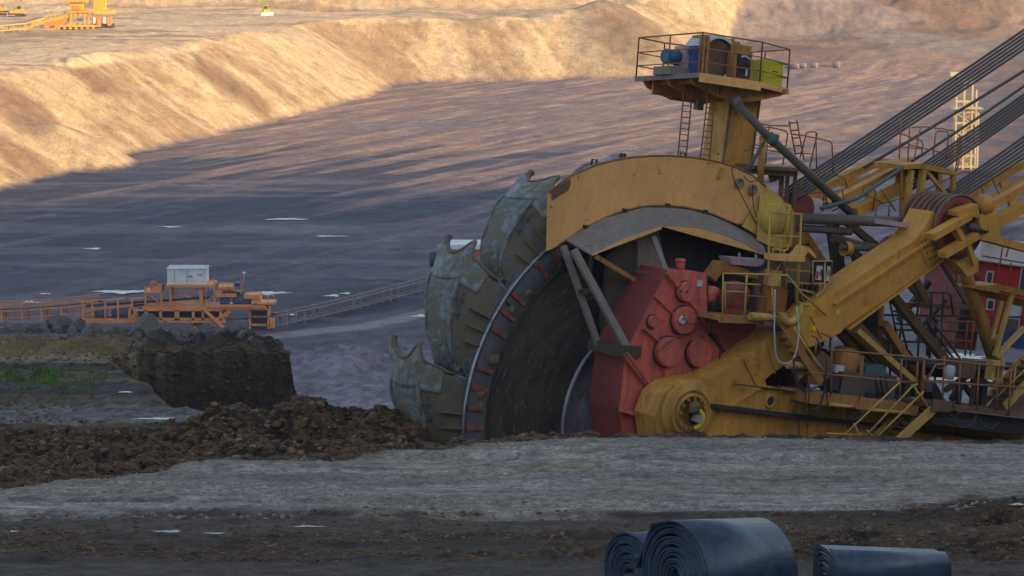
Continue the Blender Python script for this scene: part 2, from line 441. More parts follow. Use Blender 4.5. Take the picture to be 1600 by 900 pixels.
def soil_mat(name, s1, s2, bstr, bdist, k=1.0, aniso=(1, 1, 1)):
    m, t, b = new_mat(name)
    a = t.nodes.new('ShaderNodeAttribute'); a.attribute_name = 'soil'
    v = objcoord(t, aniso)
    n1 = noise(t, v, s1, 8, .65); n2 = noise(t, v, s2, 6, .7)
    n3 = noise(t, v, s2 * 4.5, 4, .7)
    f = ramp(t, n1, [(.30, 1 - .58 * k), (.5, 1.0), (.70, 1 + .45 * k)])
    g = ramp(t, n2, [(.34, 1 - .45 * k), (.5, 1.0), (.66, 1 + .4 * k)])
    g = mixn(t, 1.0, g, ramp(t, n3, [(.34, 1 - .4 * k), (.5, 1.0), (.66, 1 + .4 * k)]), 'MULTIPLY')
    c = mixn(t, 1.0, a.outputs['Color'], f, 'MULTIPLY')
    c = mixn(t, 1.0, c, g, 'MULTIPLY')
    t.links.new(c, b.inputs['Base Color'])
    rr = math_(t, 'MULTIPLY', a.outputs['Alpha'], math_(t, 'MULTIPLY', n1, 1.0))
    rr = math_(t, 'SUBTRACT', .95, rr)
    t.links.new(rr, b.inputs['Roughness'])
    b.inputs['Specular IOR Level'].default_value = .35
    h = math_(t, 'ADD', math_(t, 'ADD', n1, math_(t, 'MULTIPLY', n2, .55)), math_(t, 'MULTIPLY', n3, .22))
    bump(t, b, h, bstr, bdist)
    return m
M = {}
M['soil_near'] = soil_mat('bench_soil', 2.3, 8.0, 1.0, .20)
M['soil_far'] = soil_mat('pit_soil', .25, 1.3, .7, .6, .6)
m, t, b = new_mat('standing_water')
b.inputs['Base Color'].default_value = (.02, .02, .025, 1); b.inputs['Roughness'].default_value = .04
b.inputs['IOR'].default_value = 1.33; b.inputs['Specular IOR Level'].default_value = 1.0
bump(t, b, noise(t, objcoord(t), 3.0, 2), .02, .02)
M['water'] = m

# ---- ground sheets
fr = .1765 * 1.12
def ulist(n):
    inner = np.linspace(-fr, fr, n)
    outer = fr + np.array([.01, .03, .06, .1, .16, .24, .34, .5, .75, 1.1, 1.7, 2.6])
    return np.concatenate([-outer[::-1], inner, outer])
rows_near = list(np.arange(2, 38, 2.0)) + list(np.arange(38.2, 104, .115)) + list(np.arange(104.2, 114, .8))
ground = grid_mesh('ground', rows_near, ulist(900), terrain, M['soil_near'])
rows_far = [111.0]
while rows_far[-1] < 330: rows_far.append(rows_far[-1] * 1.02)
while rows_far[-1] < 1150: rows_far.append(rows_far[-1] * 1.0019)
while rows_far[-1] < 5000: rows_far.append(rows_far[-1] * 1.012)
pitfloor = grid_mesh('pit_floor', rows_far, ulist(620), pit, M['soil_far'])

# ---- unseen pit rim right of and behind the camera, shaped to shade the foreground
def rim():
    qs = np.concatenate([np.linspace(28, 180, 50), np.linspace(190, 700, 18)])
    ps = np.linspace(-900, 1500, 240)
    Q, Pp = np.meshgrid(qs, ps, indexing='ij')
    X = Q * SH.x + Pp * (-SH.y); Y = Q * SH.y + Pp * SH.x
    n = fbm(X * .03, Y * .03, 4, 201)
    hc = np.interp(Pp, [-900, -200, 0, 250, 430, 500, 560, 620, 720, 800, 1500], RIMH)
    prof = np.interp(Q, [28, 140, 170, 260, 700], [0, 1, 1.0, .97, .8])
    lo = np.interp(Pp, [-900, 60, 120, 200, 1500], [-12, -14, -24, -66, -66]) 
    z = lo + (hc - lo) * prof + (n - .5) * 3.0 * prof
    co = np.stack([X, Y, z + CZ], -1).reshape(-1, 3)
    nr, nc = Q.shape
    i = np.arange((nr - 1) * (nc - 1)); r = i // (nc - 1); q = i % (nc - 1); a = r * nc + q
    fa = np.stack([a, a + nc, a + nc + 1, a + 1], 1)
    me = bpy.data.meshes.new('shade_hillside'); me.from_pydata([tuple(v) for v in co], [], [tuple(int(k) for k in f) for f in fa])
    for p in me.polygons: p.use_smooth = True
    ca = me.color_attributes.new('soil', 'FLOAT_COLOR', 'POINT')
    cc = np.ones((len(co), 4), dtype=np.float32); cc[:, :3] = (.2, .16, .12); cc[:, 3] = .1
    ca.data.foreach_set('color', cc.ravel())
    me.materials.append(M['soil_far'])
    o = bpy.data.objects.new('shade_hillside', me); COL.objects.link(o); o['kind'] = 'structure'
RIMH = [62, 68, 72, 72, 68, 55, 41, 27, 10, -8, -40]  # crest heights set by where the shadow edge should fall on the floor
rim()

# ------------------------------------------------------------------ mesh builder
class MB:
    def __init__(s):
        s.v = []; s.f = []; s.sm = []
    def face(s, idx, sm=False):
        s.f.append(idx); s.sm.append(sm)
    def box8(s, c):
        n = len(s.v); s.v += [Vector(p) for p in c]
        for q in ((0, 3, 2, 1), (4, 5, 6, 7), (0, 1, 5, 4), (1, 2, 6, 5), (2, 3, 7, 6), (3, 0, 4, 7)):
            s.face([n + k for k in q])
    def obox(s, c, e1, e2, e3):
        """box from centre and three half-extent vectors"""
        c = Vector(c); e1 = Vector(e1); e2 = Vector(e2); e3 = Vector(e3)
        s.box8([c - e1 - e2 - e3, c + e1 - e2 - e3, c + e1 + e2 - e3, c - e1 + e2 - e3,
                c - e1 - e2 + e3, c + e1 - e2 + e3, c + e1 + e2 + e3, c - e1 + e2 + e3])
        return s
    def box(s, x0, x1, y0, y1, z0, z1):
        return s.obox(((x0 + x1) / 2, (y0 + y1) / 2, (z0 + z1) / 2), ((x1 - x0) / 2, 0, 0), (0, (y1 - y0) / 2, 0), (0, 0, (z1 - z0) / 2))
    def beam(s, a, b, w, h, up=(0, 1, 0)):
        """bar from a to b; w across (perpendicular to up), h along up"""
        a = Vector(a); b = Vector(b); d = (b - a); L = d.length
        if L < 1e-6: return s
        d /= L; up = Vector(up); side = d.cross(up)
        if side.length < 1e-4: up = Vector((1, 0, 0)); side = d.cross(up)
        side.normalize(); u2 = side.cross(d).normalized()
        return s.obox((a + b) / 2, d * L / 2, side * w / 2, u2 * h / 2)
    def ring(s, c, ax, r, n, ref=None):
        ax = Vector(ax).normalized()
        ref = Vector(ref) if ref else (Vector((0, 0, 1)) if abs(ax.z) < .9 else Vector((1, 0, 0)))
        e1 = ax.cross(ref).normalized(); e2 = ax.cross(e1)
        k = len(s.v)
        for i in range(n):
            a = 2 * math.pi * i / n
            s.v.append(Vector(c) + (e1 * math.cos(a) + e2 * math.sin(a)) * r)
        return k
    def tube(s, pts, r, n=8, cap=True):
        pts = [Vector(p) for p in pts]
        prev = None; ref = None
        rr = r if isinstance(r, (list, tuple)) else [r] * len(pts)
        for i, p in enumerate(pts):
            d = (pts[min(i + 1, len(pts) - 1)] - pts[max(i - 1, 0)])
            if d.length < 1e-9: continue
            d.normalize()
            if ref is None: ref = Vector((0, 0, 1)) if abs(d.z) < .9 else Vector((1, 0, 0))
            e1 = d.cross(ref)
            if e1.length < 1e-3: e1 = d.cross(Vector((0, 1, 0)))
            e1.normalize(); ref = e1.cross(d) 
            e2 = d.cross(e1)
            k = len(s.v)
            for j in range(n):
                a = 2 * math.pi * j / n
                s.v.append(p + (e1 * math.cos(a) + e2 * math.sin(a)) * rr[i])
            if prev is not None:
                for j in range(n):
                    s.face([prev + j, prev + (j + 1) % n, k + (j + 1) % n, k + j], True)
            elif cap: s.face([k + j for j in range(n)][::-1])
            prev = k
        if cap and prev is not None: s.face([prev + j for j in range(n)])
        return s
    def lathe(s, c, ax, prof, n=48, a0=0, a1=2 * math.pi, ref=None, sm=True):
        """prof: list of (r, h) along axis"""
        ax = Vector(ax).normalized(); c = Vector(c)
        ref = Vector(ref) if ref else (Vector((0, 0, 1)) if abs(ax.z) < .9 else Vector((1, 0, 0)))
        e1 = ax.cross(ref).normalized(); e2 = ax.cross(e1)
        full = abs(a1 - a0 - 2 * math.pi) < 1e-6
        m = n if full else n + 1
        ks = []
        for r, h in prof:
            k = len(s.v); ks.append(k)
            for i in range(m):
                a = a0 + (a1 - a0) * i / n
                s.v.append(c + ax * h + (e1 * math.cos(a) + e2 * math.sin(a)) * r)
        for k0, k1 in zip(ks[:-1], ks[1:]):
            for i in range(n):
                j = (i + 1) % m
                s.face([k0 + i, k0 + j, k1 + j, k1 + i], sm)
        return s
    def disc(s, c, ax, r, h, n=28, bev=0.0):
        s.lathe(c, ax, [(1e-4, h), (r - bev, h), (r, h - bev), (r, 0), (1e-4, 0)] if bev else [(1e-4, h), (r, h), (r, 0), (1e-4, 0)], n, sm=False)
        return s
    def prism(s, poly, ext):
        poly = [Vector(p) for p in poly]; ext = Vector(ext); n = len(poly); k = len(s.v)
        s.v += poly + [p + ext for p in poly]
        s.face(list(range(k, k + n))); s.face(list(range(k + n, k + 2 * n))[::-1])
        for i in range(n):
            j = (i + 1) % n
            s.face([k + j, k + i, k + n + i, k + n + j])
        return s
    def strip(s, A, B, th, nrm):
        """sheet between two polylines with thickness along nrm"""
        nrm = Vector(nrm)
        for i in range(len(A) - 1):
            a, b, c, d = Vector(A[i]), Vector(A[i + 1]), Vector(B[i + 1]), Vector(B[i])
            s.box8([a, b, c, d, a + nrm * th, b + nrm * th, c + nrm * th, d + nrm * th])
        return s
    def rail(s, pts, h=1.05, r=.022, up=(0, 0, 1), mids=(.5,), step=1.2, posts=True):
        up = Vector(up); pts = [Vector(p) for p in pts]
        s.tube([p + up * h for p in pts], r, 6)
        for mm in mids: s.tube([p + up * h * mm for p in pts], r * .8, 6)
        if posts:
            for a, b in zip(pts[:-1], pts[1:]):
                n = max(1, round((b - a).length / step))
                for i in range(n + 1):
                    p = a.lerp(b, i / n); s.tube([p, p + up * h], r, 6)
        return s
    def build(s, name, mat, parent=None, coll=None):
        me = bpy.data.meshes.new(name)
        me.from_pydata([tuple(v) for v in s.v], [], s.f)
        me.polygons.foreach_set('use_smooth', s.sm)
        bm = bmesh.new(); bm.from_mesh(me); bmesh.ops.recalc_face_normals(bm, faces=bm.faces); bm.to_mesh(me); bm.free()
        me.materials.append(M[mat] if isinstance(mat, str) else mat)
        o = bpy.data.objects.new(name, me); COL.objects.link(o)
        if parent is not None: o.parent = parent
        return o

def thing(name, label, cat, loc=(0, 0, 0), rot=None, group=None):
    o = bpy.data.objects.new(name, None); COL.objects.link(o)
    o.location = loc; o.empty_display_size = .3
    if rot is not None: o.rotation_euler = rot
    o['label'] = label; o['category'] = cat
    if group: o['group'] = group
    return o
def tag(o, label, cat, group=None, kind=None):
    o['label'] = label; o['category'] = cat
    if group: o['group'] = group
    if kind: o['kind'] = kind
    return o
def copy_tree(o, parent=None):
    c = o.copy(); COL.objects.link(c); c.parent = parent
    for ch in list(o.children): copy_tree(ch, c)
    return c

# ------------------------------------------------------------------ paints and metals
def paint(name, col, dirt=(.09, .07, .05), rust=(.16, .055, .02), rough=.55, dirtamt=.5, rustamt=.35, sc=1.0, metal=0.0, bstr=.25):
    m, t, b = new_mat(name)
    v = objcoord(t); vs = objcoord(t, (1.0, 1.0, .16))
    big = noise(t, v, .55 * sc, 5, .6); mid = noise(t, v, 2.6 * sc, 8, .68); fine = noise(t, v, 14 * sc, 6, .7)
    streak = noise(t, vs, 5.0 * sc, 6, .62)
    base = mixn(t, 1.0, col, ramp(t, big, [(.3, .80), (.55, 1.0), (.75, 1.16)]), 'MULTIPLY')
    base = mixn(t, 1.0, base, ramp(t, fine, [(.3, .88), (.7, 1.1)]), 'MULTIPLY')
    dm = ramp(t, streak, [(.52 - .18 * dirtamt, 0), (.80 - .12 * dirtamt, .75 * min(1, dirtamt + .15))])
    base = mixn(t, dm, base, dirt)
    dm2 = ramp(t, mid, [(.60 - .10 * dirtamt, 0), (.80 - .12 * dirtamt, .6)])
    base = mixn(t, dm2, base, tuple(x * 1.15 for x in dirt))
    rm = ramp(t, mid, [(.30 + .14 * rustamt - .06, 1.0), (.32 + .14 * rustamt, 0)])
    rmm = math_(t, 'MULTIPLY', rm, ramp(t, fine, [(.42, 0), (.55, 1)]))
    base = mixn(t, rmm, base, rust)
    run = noise(t, objcoord(t, (1.0, 1.0, .07)), 8.0 * sc, 5, .6); gate = noise(t, v, 1.3 * sc, 4, .6)
    rmk = math_(t, 'MULTIPLY', ramp(t, run, [(.60, 0), (.66, .8)]), ramp(t, gate, [(.50, 0), (.60, min(1, .3 + dirtamt))]))
    base = mixn(t, rmk, base, tuple(x * .7 for x in dirt))
    t.links.new(base, b.inputs['Base Color'])
    b.inputs['Metallic'].default_value = metal
    rr = ramp(t, mid, [(.35, rough - .12), (.65, min(1, rough + .25))])
    t.links.new(rr, b.inputs['Roughness'])
    b.inputs['Specular IOR Level'].default_value = .4
    bump(t, b, math_(t, 'ADD', mid, math_(t, 'MULTIPLY', fine, .5)), bstr, .02)
    M[name] = m
paint('flank_grime', (.065, .068, .062), dirt=(.13, .10, .06), rust=(.05, .04, .035), dirtamt=.75, rustamt=.4, rough=.9, sc=1.3, bstr=1.0)
paint('cell_steel', (.115, .125, .135), dirt=(.075, .06, .045), rust=(.30, .07, .05), dirtamt=.7, rustamt=.45, rough=.7, sc=1.6, bstr=.6)
paint('yellow', (.62, .32, .050), dirt=(.16, .10, .05), dirtamt=.62, rustamt=.4)
paint('yellow_arm', (.66, .335, .058), dirt=(.26, .15, .05), dirtamt=.36, rustamt=.22)
paint('yellow_hood', (.78, .43, .135), dirt=(.42, .26, .12), rust=(.20, .06, .025), dirtamt=.32, rustamt=.48)
paint('yellow_bright', (.60, .40, .07), dirt=(.22, .15, .07), dirtamt=.5, rustamt=.35)
paint('safety_yellow', (.72, .66, .03), dirtamt=.15, rustamt=.05)
paint('lime_yellow', (.55, .50, .02), dirtamt=.1, rustamt=.0)
paint('rail_yellow', (.60, .38, .10), dirtamt=.25, rustamt=.4, sc=2)
paint('rail_rust', (.33, .15, .065), dirtamt=.3, rustamt=.5, sc=2)
paint('rail_dark', (.05, .05, .055), dirtamt=.2, rustamt=.2, sc=2)
paint('orange_beam', (.48, .22, .055), dirtamt=.5, rustamt=.45)
paint('brown_beam', (.20, .12, .07), dirtamt=.55, rustamt=.5)
paint('dusty_grey', (.235, .205, .175), dirt=(.11, .10, .10), dirtamt=.45, rustamt=.08, rough=.9)
paint('pipe_grey', (.125, .105, .090), dirtamt=.35, rustamt=.25)
paint('dark_steel', (.035, .032, .032), dirtamt=.4, rustamt=.3, rough=.7)
paint('grime', (.070, .058, .045), dirt=(.11, .085, .055), dirtamt=.8, rustamt=.2, rough=.95, bstr=.8)
paint('red_paint', (.80, .155, .110), dirt=(.21, .10, .08), rust=(.07, .045, .035), dirtamt=.85, rustamt=.6)
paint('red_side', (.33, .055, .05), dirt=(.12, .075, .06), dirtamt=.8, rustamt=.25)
paint('cabin_red', (.50, .025, .03), dirtamt=.1, rustamt=.05)
paint('red_rib', (.40, .085, .055), dirt=(.06, .05, .045), dirtamt=1.0, rustamt=.4, sc=2.2)
paint('bucket_steel', (.115, .155, .17), dirt=(.125, .098, .062), rust=(.05, .035, .025), dirtamt=.8, rustamt=.5, rough=.6, sc=.9, bstr=.7)
paint('bucket_lip', (.14, .195, .215), dirt=(.15, .12, .075), rust=(.09, .055, .03), dirtamt=.7, rustamt=.35, rough=.55, sc=1.2, bstr=.7)
paint('bucket_mud', (.20, .155, .085), dirt=(.10, .08, .055), dirtamt=.6, rustamt=.3, rough=.95, sc=1.5, bstr=1.0)
paint('worn_steel', (.30, .33, .36), dirt=(.10, .09, .08), dirtamt=.35, rustamt=.2, rough=.32, metal=.8)
paint('teal_paint', (.06, .16, .15), dirtamt=.4, rustamt=.2)
paint('motor_blue', (.035, .11, .19), dirtamt=.2, rustamt=.1)
paint('box_blue', (.035, .085, .26), dirtamt=.2, rustamt=.05)
paint('pink_grey', (.45, .33, .36), dirtamt=.3, rustamt=.15)
paint('pale_grey', (.55, .58, .60), dirtamt=.25, rustamt=.15)
paint('white_paint', (.76, .77, .78), dirt=(.4, .36, .3), dirtamt=.15, rustamt=.05)
paint('conveyor_orange', (.84, .33, .11), dirt=(.35, .16, .08), dirtamt=.4, rustamt=.25, sc=.25)
paint('conveyor_grey', (.30, .25, .26), dirtamt=.3, rustamt=.25, sc=.3)
paint('conveyor_dark', (.055, .05, .06), dirtamt=.2, rustamt=.2, sc=.3)
paint('far_yellow', (.85, .52, .06), dirtamt=.1, rustamt=.1, sc=.2)
paint('far_cream', (.75, .66, .36), dirtamt=.1, rustamt=.2, sc=.2)
paint('far_orange', (.72, .42, .14), dirtamt=.2, rustamt=.2, sc=.2)
paint('far_blue', (.10, .16, .32), dirtamt=.3, rustamt=.1, sc=.2)
paint('rock', (.145, .13, .122), dirt=(.06, .052, .048), rust=(.19, .15, .11), dirtamt=.45, rustamt=.5, rough=.95, sc=1.0, bstr=1.0)
m, t, b = new_mat('glass'); b.inputs['Base Color'].default_value = (.05, .08, .09, 1); b.inputs['Roughness'].default_value = .08; b.inputs['Specular IOR Level'].default_value = .8; M['glass'] = m
m, t, b = new_mat('hose_rubber'); b.inputs['Base Color'].default_value = (.035, .035, .038, 1); b.inputs['Roughness'].default_value = .55; M['hose'] = m
m, t, b = new_mat('steel_rope'); b.inputs['Base Color'].default_value = (.085, .08, .085, 1); b.inputs['Roughness'].default_value = .45; b.inputs['Metallic'].default_value = .5
bump(t, b, noise(t, objcoord(t), 20, 2), .4, .02); M['rope'] = m
# wheel disc: dark dished ring scored round its axis (local Y)
def scored(name, c1, c2, c3, rough, metal, sc):
    m, t, b = new_mat(name)
    tc = t.nodes.new('ShaderNodeTexCoord'); sp = t.nodes.new('ShaderNodeSeparateXYZ'); t.links.new(tc.outputs['Object'], sp.inputs[0])
    rad = math_(t, 'SQRT', math_(t, 'ADD', math_(t, 'MULTIPLY', sp.outputs[0], sp.outputs[0]), math_(t, 'MULTIPLY', sp.outputs[2], sp.outputs[2])))
    ang = math_(t, 'ARCTAN2', sp.outputs[2], sp.outputs[0])
    cb = t.nodes.new('ShaderNodeCombineXYZ')
    t.links.new(math_(t, 'MULTIPLY', rad, sc), cb.inputs[0]); t.links.new(math_(t, 'MULTIPLY', ang, 2.2), cb.inputs[1])
    n1 = noise(t, cb.outputs[0], 1.6, 8, .7); n2 = noise(t, cb.outputs[0], 5.5, 6, .7); n3 = noise(t, tc.outputs['Object'], .9, 6, .65)
    c = mixn(t, ramp(t, n1, [(.38, 0), (.62, 1)]), c1, c2)
    c = mixn(t, ramp(t, n2, [(.55, 0), (.68, .8)]), c, c3)
    c = mixn(t, ramp(t, n3, [(.45, 0), (.62, .6)]), c, c2)
    t.links.new(c, b.inputs['Base Color'])
    b.inputs['Roughness'].default_value = rough; b.inputs['Metallic'].default_value = metal
    bump(t, b, n2, .6, .03)
    M[name] = m
scored('wheel_dark', (.014, .012, .012), (.058, .045, .032), (.20, .155, .10), .7, .0, 2.2)
scored('wheel_polish', (.14, .135, .15), (.36, .34, .37), (.16, .14, .13), .34, .45, 5.0)

# bucket plate: scraped blue-grey steel under patchy clay
def bucket_mat(name, steel, clay, dark, bright, clayamt):
    m, t, b = new_mat(name)
    v = objcoord(t)
    big = noise(t, v, 1.1, 8, .72, .4); mid = noise(t, v, 3.6, 10, .75, .3); fine = noise(t, v, 17, 8, .75)
    scr = noise(t, objcoord(t, (1.5, 9, 1.2)), 3.0, 6, .7)
    c = mixn(t, ramp(t, mid, [(.40, 0), (.56, 1)]), dark, steel)
    c = mixn(t, ramp(t, scr, [(.56, 0), (.66, .75)]), c, bright)
    c = mixn(t, ramp(t, big, [(.60 - .16 * clayamt, 0), (.66 - .16 * clayamt, 1)]), c, clay)
    c = mixn(t, ramp(t, fine, [(.56, 0), (.66, .6)]), c, tuple(x * 1.5 for x in clay))
    c = mixn(t, ramp(t, fine, [(.32, .7), (.42, 0)]), c, dark)
    t.links.new(c, b.inputs['Base Color'])
    t.links.new(ramp(t, big, [(.45, .5), (.6, .95)]), b.inputs['Roughness'])
    bump(t, b, math_(t, 'ADD', big, math_(t, 'ADD', math_(t, 'MULTIPLY', mid, .6), math_(t, 'MULTIPLY', fine, .25))), 1.0, .09)
    M[name] = m
bucket_mat('bucket_steel', (.205, .235, .230), (.165, .145, .105), (.075, .080, .078), (.31, .35, .345), .55)
bucket_mat('bucket_lip', (.24, .285, .285), (.19, .165, .115), (.11, .12, .12), (.36, .41, .41), .40)
bucket_mat('flank_grime', (.120, .122, .112), (.14, .112, .072), (.022, .024, .026), (.13, .14, .14), 1.0)

# ================================================================== THE BUCKET WHEEL EXCAVATOR
TH, TILT = R(34), R(9)
O = at(1003, 655, 82.0)
U0 = Vector((math.cos(TH), math.sin(TH), 0))
EU = U0 * math.cos(TILT) - Vector((0, 0, 1)) * math.sin(TILT)
EW = Vector((0, 0, 1)) * math.cos(TILT) + U0 * math.sin(TILT)
EY = Vector((-math.sin(TH), math.cos(TH), 0))
mat_l = Matrix((EU, EY, EW)).transposed()
CAMP = Vector((0, 0, CZ))
def q(px, py, d=0.0):
    """photo pixel -> machine coordinates on the plane y = d (metres behind the wheel's near face)"""
    r = ray(px, py)
    t = (d - (CAMP - O).dot(EY)) / r.dot(EY)
    p = CAMP + r * t - O
    return Vector((p.dot(EU), d, p.dot(EW)))
exc = thing('bucket_wheel_excavator', 'huge yellow bucket wheel excavator with red gearbox filling the right half of the photo', 'excavator')
exc.matrix_world = Matrix.Translation(O) @ mat_l.to_4x4()
YV = Vector((0, 1, 0)); UV = Vector((1, 0, 0)); WV = Vector((0, 0, 1))
def part(name, mb, mat, parent=exc): return mb.build(name, mat, parent)
def plate(pts, d, th=.06): return MB().prism([q(x, y, d) for x, y in pts], (0, th, 0))
def bar(mb, a, b, da, db=None, w=.1, t=.1):
    mb.beam(q(*a, da), q(*b, da if db is None else db), w, t, YV); return mb
def pipe(mb, pts, d, r, n=10):
    mb.tube([q(p[0], p[1], p[2] if len(p) > 2 else d) for p in pts], r, n); return mb

# ---- the wheel
WR, WI, WS, WT = 6.15, 5.40, 2.98, 3.3
wheel = part('bucket_wheel', MB().lathe((0, 0, 0), YV, [(WI - .02, .05), (WI + .02, .0), (WR - .06, 0.0), (WR - .02, .06)] + [(WR - .04, .06), (WR - .04, 1.5), (WI, 1.5), (2.0, 1.5), (.01, 1.5)], 160), 'cell_steel')
prof = []
for i in range(46):
    f = i / 45.0; r = WI - .05 - f * (WI - .05 - WS - .02)
    prof.append((r, .06 - .34 * math.sin(f * 1.5) +  .006 * math.sin(i * 2.4) * math.sin(i * .37)))
part('dished_ring', MB().lathe((0, 0, 0), YV, [(WI, .02), (WI - .03, -.05)] + prof, 160), 'wheel_dark', wheel)
part('polished_disc', MB().lathe((0, 0, 0), YV, [(WS + .06, .2), (WS + .05, -.34), (WS - .02, -.38), (WS - .06, -.32), (2.4, -.42), (1.8, -.58), (1.0, -.70), (.01, -.74)], 128), 'wheel_polish', wheel)
part('rim_edge', MB().lathe((0, 0, 0), YV, [(WR - .05, .05), (WR - .05, -.05), (WR + .015, -.05), (WR + .02, .10), (WR - .03, .12)], 180), 'worn_steel', wheel)
rib0 = None
NR = 66
for i in range(NR):
    a = 2 * math.pi * i / NR
    er = Vector((-math.cos(a), 0, math.sin(a))); et = Vector((math.sin(a), 0, math.cos(a)))
    if i % 4 == 3 and i > 0: continue
    if rib0 is None:
        mb = MB(); mb.obox((-(WR + WI) / 2 + .0, -.02, 0), ((WR - WI) / 2 - .10, 0, 0), (0, .035, 0), (0, 0, .055))
        rib0 = part('rib', mb, 'red_rib', wheel)
    else:
        r_ = rib0.copy(); COL.objects.link(r_); r_.parent = wheel; r_.rotation_euler = (0, a, 0)
# dirt caked in the cells
for i in range(34):
    mb = MB()
    a = rnd.uniform(0, 2 * math.pi); r = rnd.uniform(WI + .1, WR - .1)
    c = Vector((-math.cos(a) * r, -.01, math.sin(a) * r)); s_ = rnd.uniform(.05, .17)
    k = len(mb.v)
    mb.lathe(c, (0, -1, 0), [(s_ * 1.3, -.02), (s_ * 1.0, .03), (s_ * .5, .07), (.001, .08)], 7, ref=(rnd.random(), 0, 1))
    for j in range(k, len(mb.v)): mb.v[j] += Vector((rnd.uniform(-.04, .04), rnd.uniform(-.02, .02), rnd.uniform(-.04, .04)))
    part('caked_mud', mb, 'bucket_mud', wheel)

# ---- a bucket, built at wheel angle zero (pointing along -U, mouth upwards)
NS, NV = 22, 26
def bucket_pt(s, v):
    # cross-section: near rim corner -> near horn -> far horn -> far rim corner
    ro = 7.32 - .18 * s - .92 * s ** 2.3
    rr = WR - .05
    h = max(0.02, ro - rr)
    pts = [(0, .10), (.45, .40), (.86, .82), (1.0, 1.05), (1.03, 1.68), (1.0, 2.32), (.86, 2.55), (.45, 2.95), (0, 3.2)]
    x = v * (len(pts) - 1); i = min(int(x), len(pts) - 2); f = x - i
    p = pts[i][0] + (pts[i + 1][0] - pts[i][0]) * f; y = pts[i][1] + (pts[i + 1][1] - pts[i][1]) * f
    # mouth outline: horns forward, scallop between, sides swept back
    horn = 3.0 * (math.exp(-((v - .36) / .055) ** 2) + math.exp(-((v - .64) / .055) ** 2))
    side = -2.6 * max(0, abs(v - .5) - .14) / .36
    scal = -1.2 * math.exp(-((v - .5) / .09) ** 2)
    ph0 = horn + side + scal
    phi = R(ph0 * (1 - s) ** 6 + -27.5 * s)
    y = .1 + (y - .1) * (1 - .46 * s ** 1.6)
    bul = 1 + .02 * math.sin(s * 9)
    r = rr + h * p * bul
    if s < .12: r += .07 * math.exp(-((v - .36) / .06) ** 2) + .07 * math.exp(-((v - .64) / .06) ** 2)
    P_ = Vector((-math.cos(phi) * r, y, math.sin(phi) * r))
    dn = mnoise.noise(P_ * 1.3) * .07 + mnoise.noise(P_ * 4.0) * .022
    return P_ + Vector((-math.cos(phi), 0, math.sin(phi))) * dn * min(1, p * 2) + Vector((0, mnoise.noise(P_ * 2 + Vector((5, 5, 5))) * .05, mnoise.noise(P_ * 6) * .03 if s < .1 else 0))
from mathutils import noise as mnoise
def shell(s0, s1, n, off, th, v0=0.0, v1=1.0):
    mb = MB(); g = []; nv = int(NV * 2)
    for i in range(n + 1):
        row = []
        for j in range(nv + 1):
            s = s0 + (s1 - s0) * i / n; v = v0 + (v1 - v0) * j / nv
            p = bucket_pt(s, v); e = .01
            du = bucket_pt(min(1, s + e), v) - bucket_pt(max(0, s - e), v); dv = bucket_pt(s, min(1, v + e)) - bucket_pt(s, max(0, v - e))
            nn = dv.cross(du)
            if nn.length < 1e-9: nn = Vector((-1, 0, 0))
            nn.normalize()
            if nn.dot(p - Vector((-6.1, 1.65, p.z - .2))) < 0: nn = -nn
            row.append((p + nn * off, p + nn * (off - th)))
        g.append(row)
    k = {}
    for i, row in enumerate(g):
        for j, (a, b) in enumerate(row):
            k[i, j, 0] = len(mb.v); mb.v.append(a); k[i, j, 1] = len(mb.v); mb.v.append(b)
    for i in range(n):
        for j in range(nv):
            mb.face([k[i, j, 0], k[i, j + 1, 0], k[i + 1, j + 1, 0], k[i + 1, j, 0]], True)
            mb.face([k[i, j, 1], k[i + 1, j, 1], k[i + 1, j + 1, 1], k[i, j + 1, 1]], True)
    for j in range(nv):
        mb.face([k[0, j, 0], k[0, j, 1], k[0, j + 1, 1], k[0, j + 1, 0]]); mb.face([k[n, j, 0], k[n, j + 1, 0], k[n, j + 1, 1], k[n, j, 1]])
    for i in range(n):
        mb.face([k[i, 0, 0], k[i + 1, 0, 0], k[i + 1, 0, 1], k[i, 0, 1]]); mb.face([k[i, nv, 0], k[i, nv, 1], k[i + 1, nv, 1], k[i + 1, nv, 0]])
    return mb
bk = part('bucket', shell(0, 1, NS, 0, .05), 'bucket_steel')
part('cutting_lip', shell(.0, .27, 8, .035, .11, .14, .86), 'bucket_lip', bk)
part('side_wall', shell(.03, .97, 16, .012, .03, .0, .30), 'flank_grime', bk)
part('worn_edge', shell(.0, .025, 2, .065, .17, .08, .92), 'bucket_mud', bk)
for s in (.42, .56, .70):                       # ledges on the near flank
    mb = MB(); p = bucket_pt(s, .02); p2 = bucket_pt(s, .17)
    mb.beam(p + Vector((0, -.10, 0)), p2 + Vector((0, -.10, 0)), .03, .22, (0, 1, 0))
    part('ledge', mb, 'bucket_mud', bk)
mb = MB()
for v in (.30, .70):                            # stiffening rib down the back
    mb.tube([bucket_pt(.24 + .7 * i / 8, v) + Vector((-.03, 0, 0)) for i in range(9)], [.07, .075, .07, .065, .06, .055, .05, .04, .03], 6)
part('back_ribs', mb, 'bucket_steel', bk)
bk.rotation_euler = (0, R(10), 0)
for i in range(1, 14):
    c = copy_tree(bk, exc); c.rotation_euler = (0, R(10 + 25.5 * i), 0)

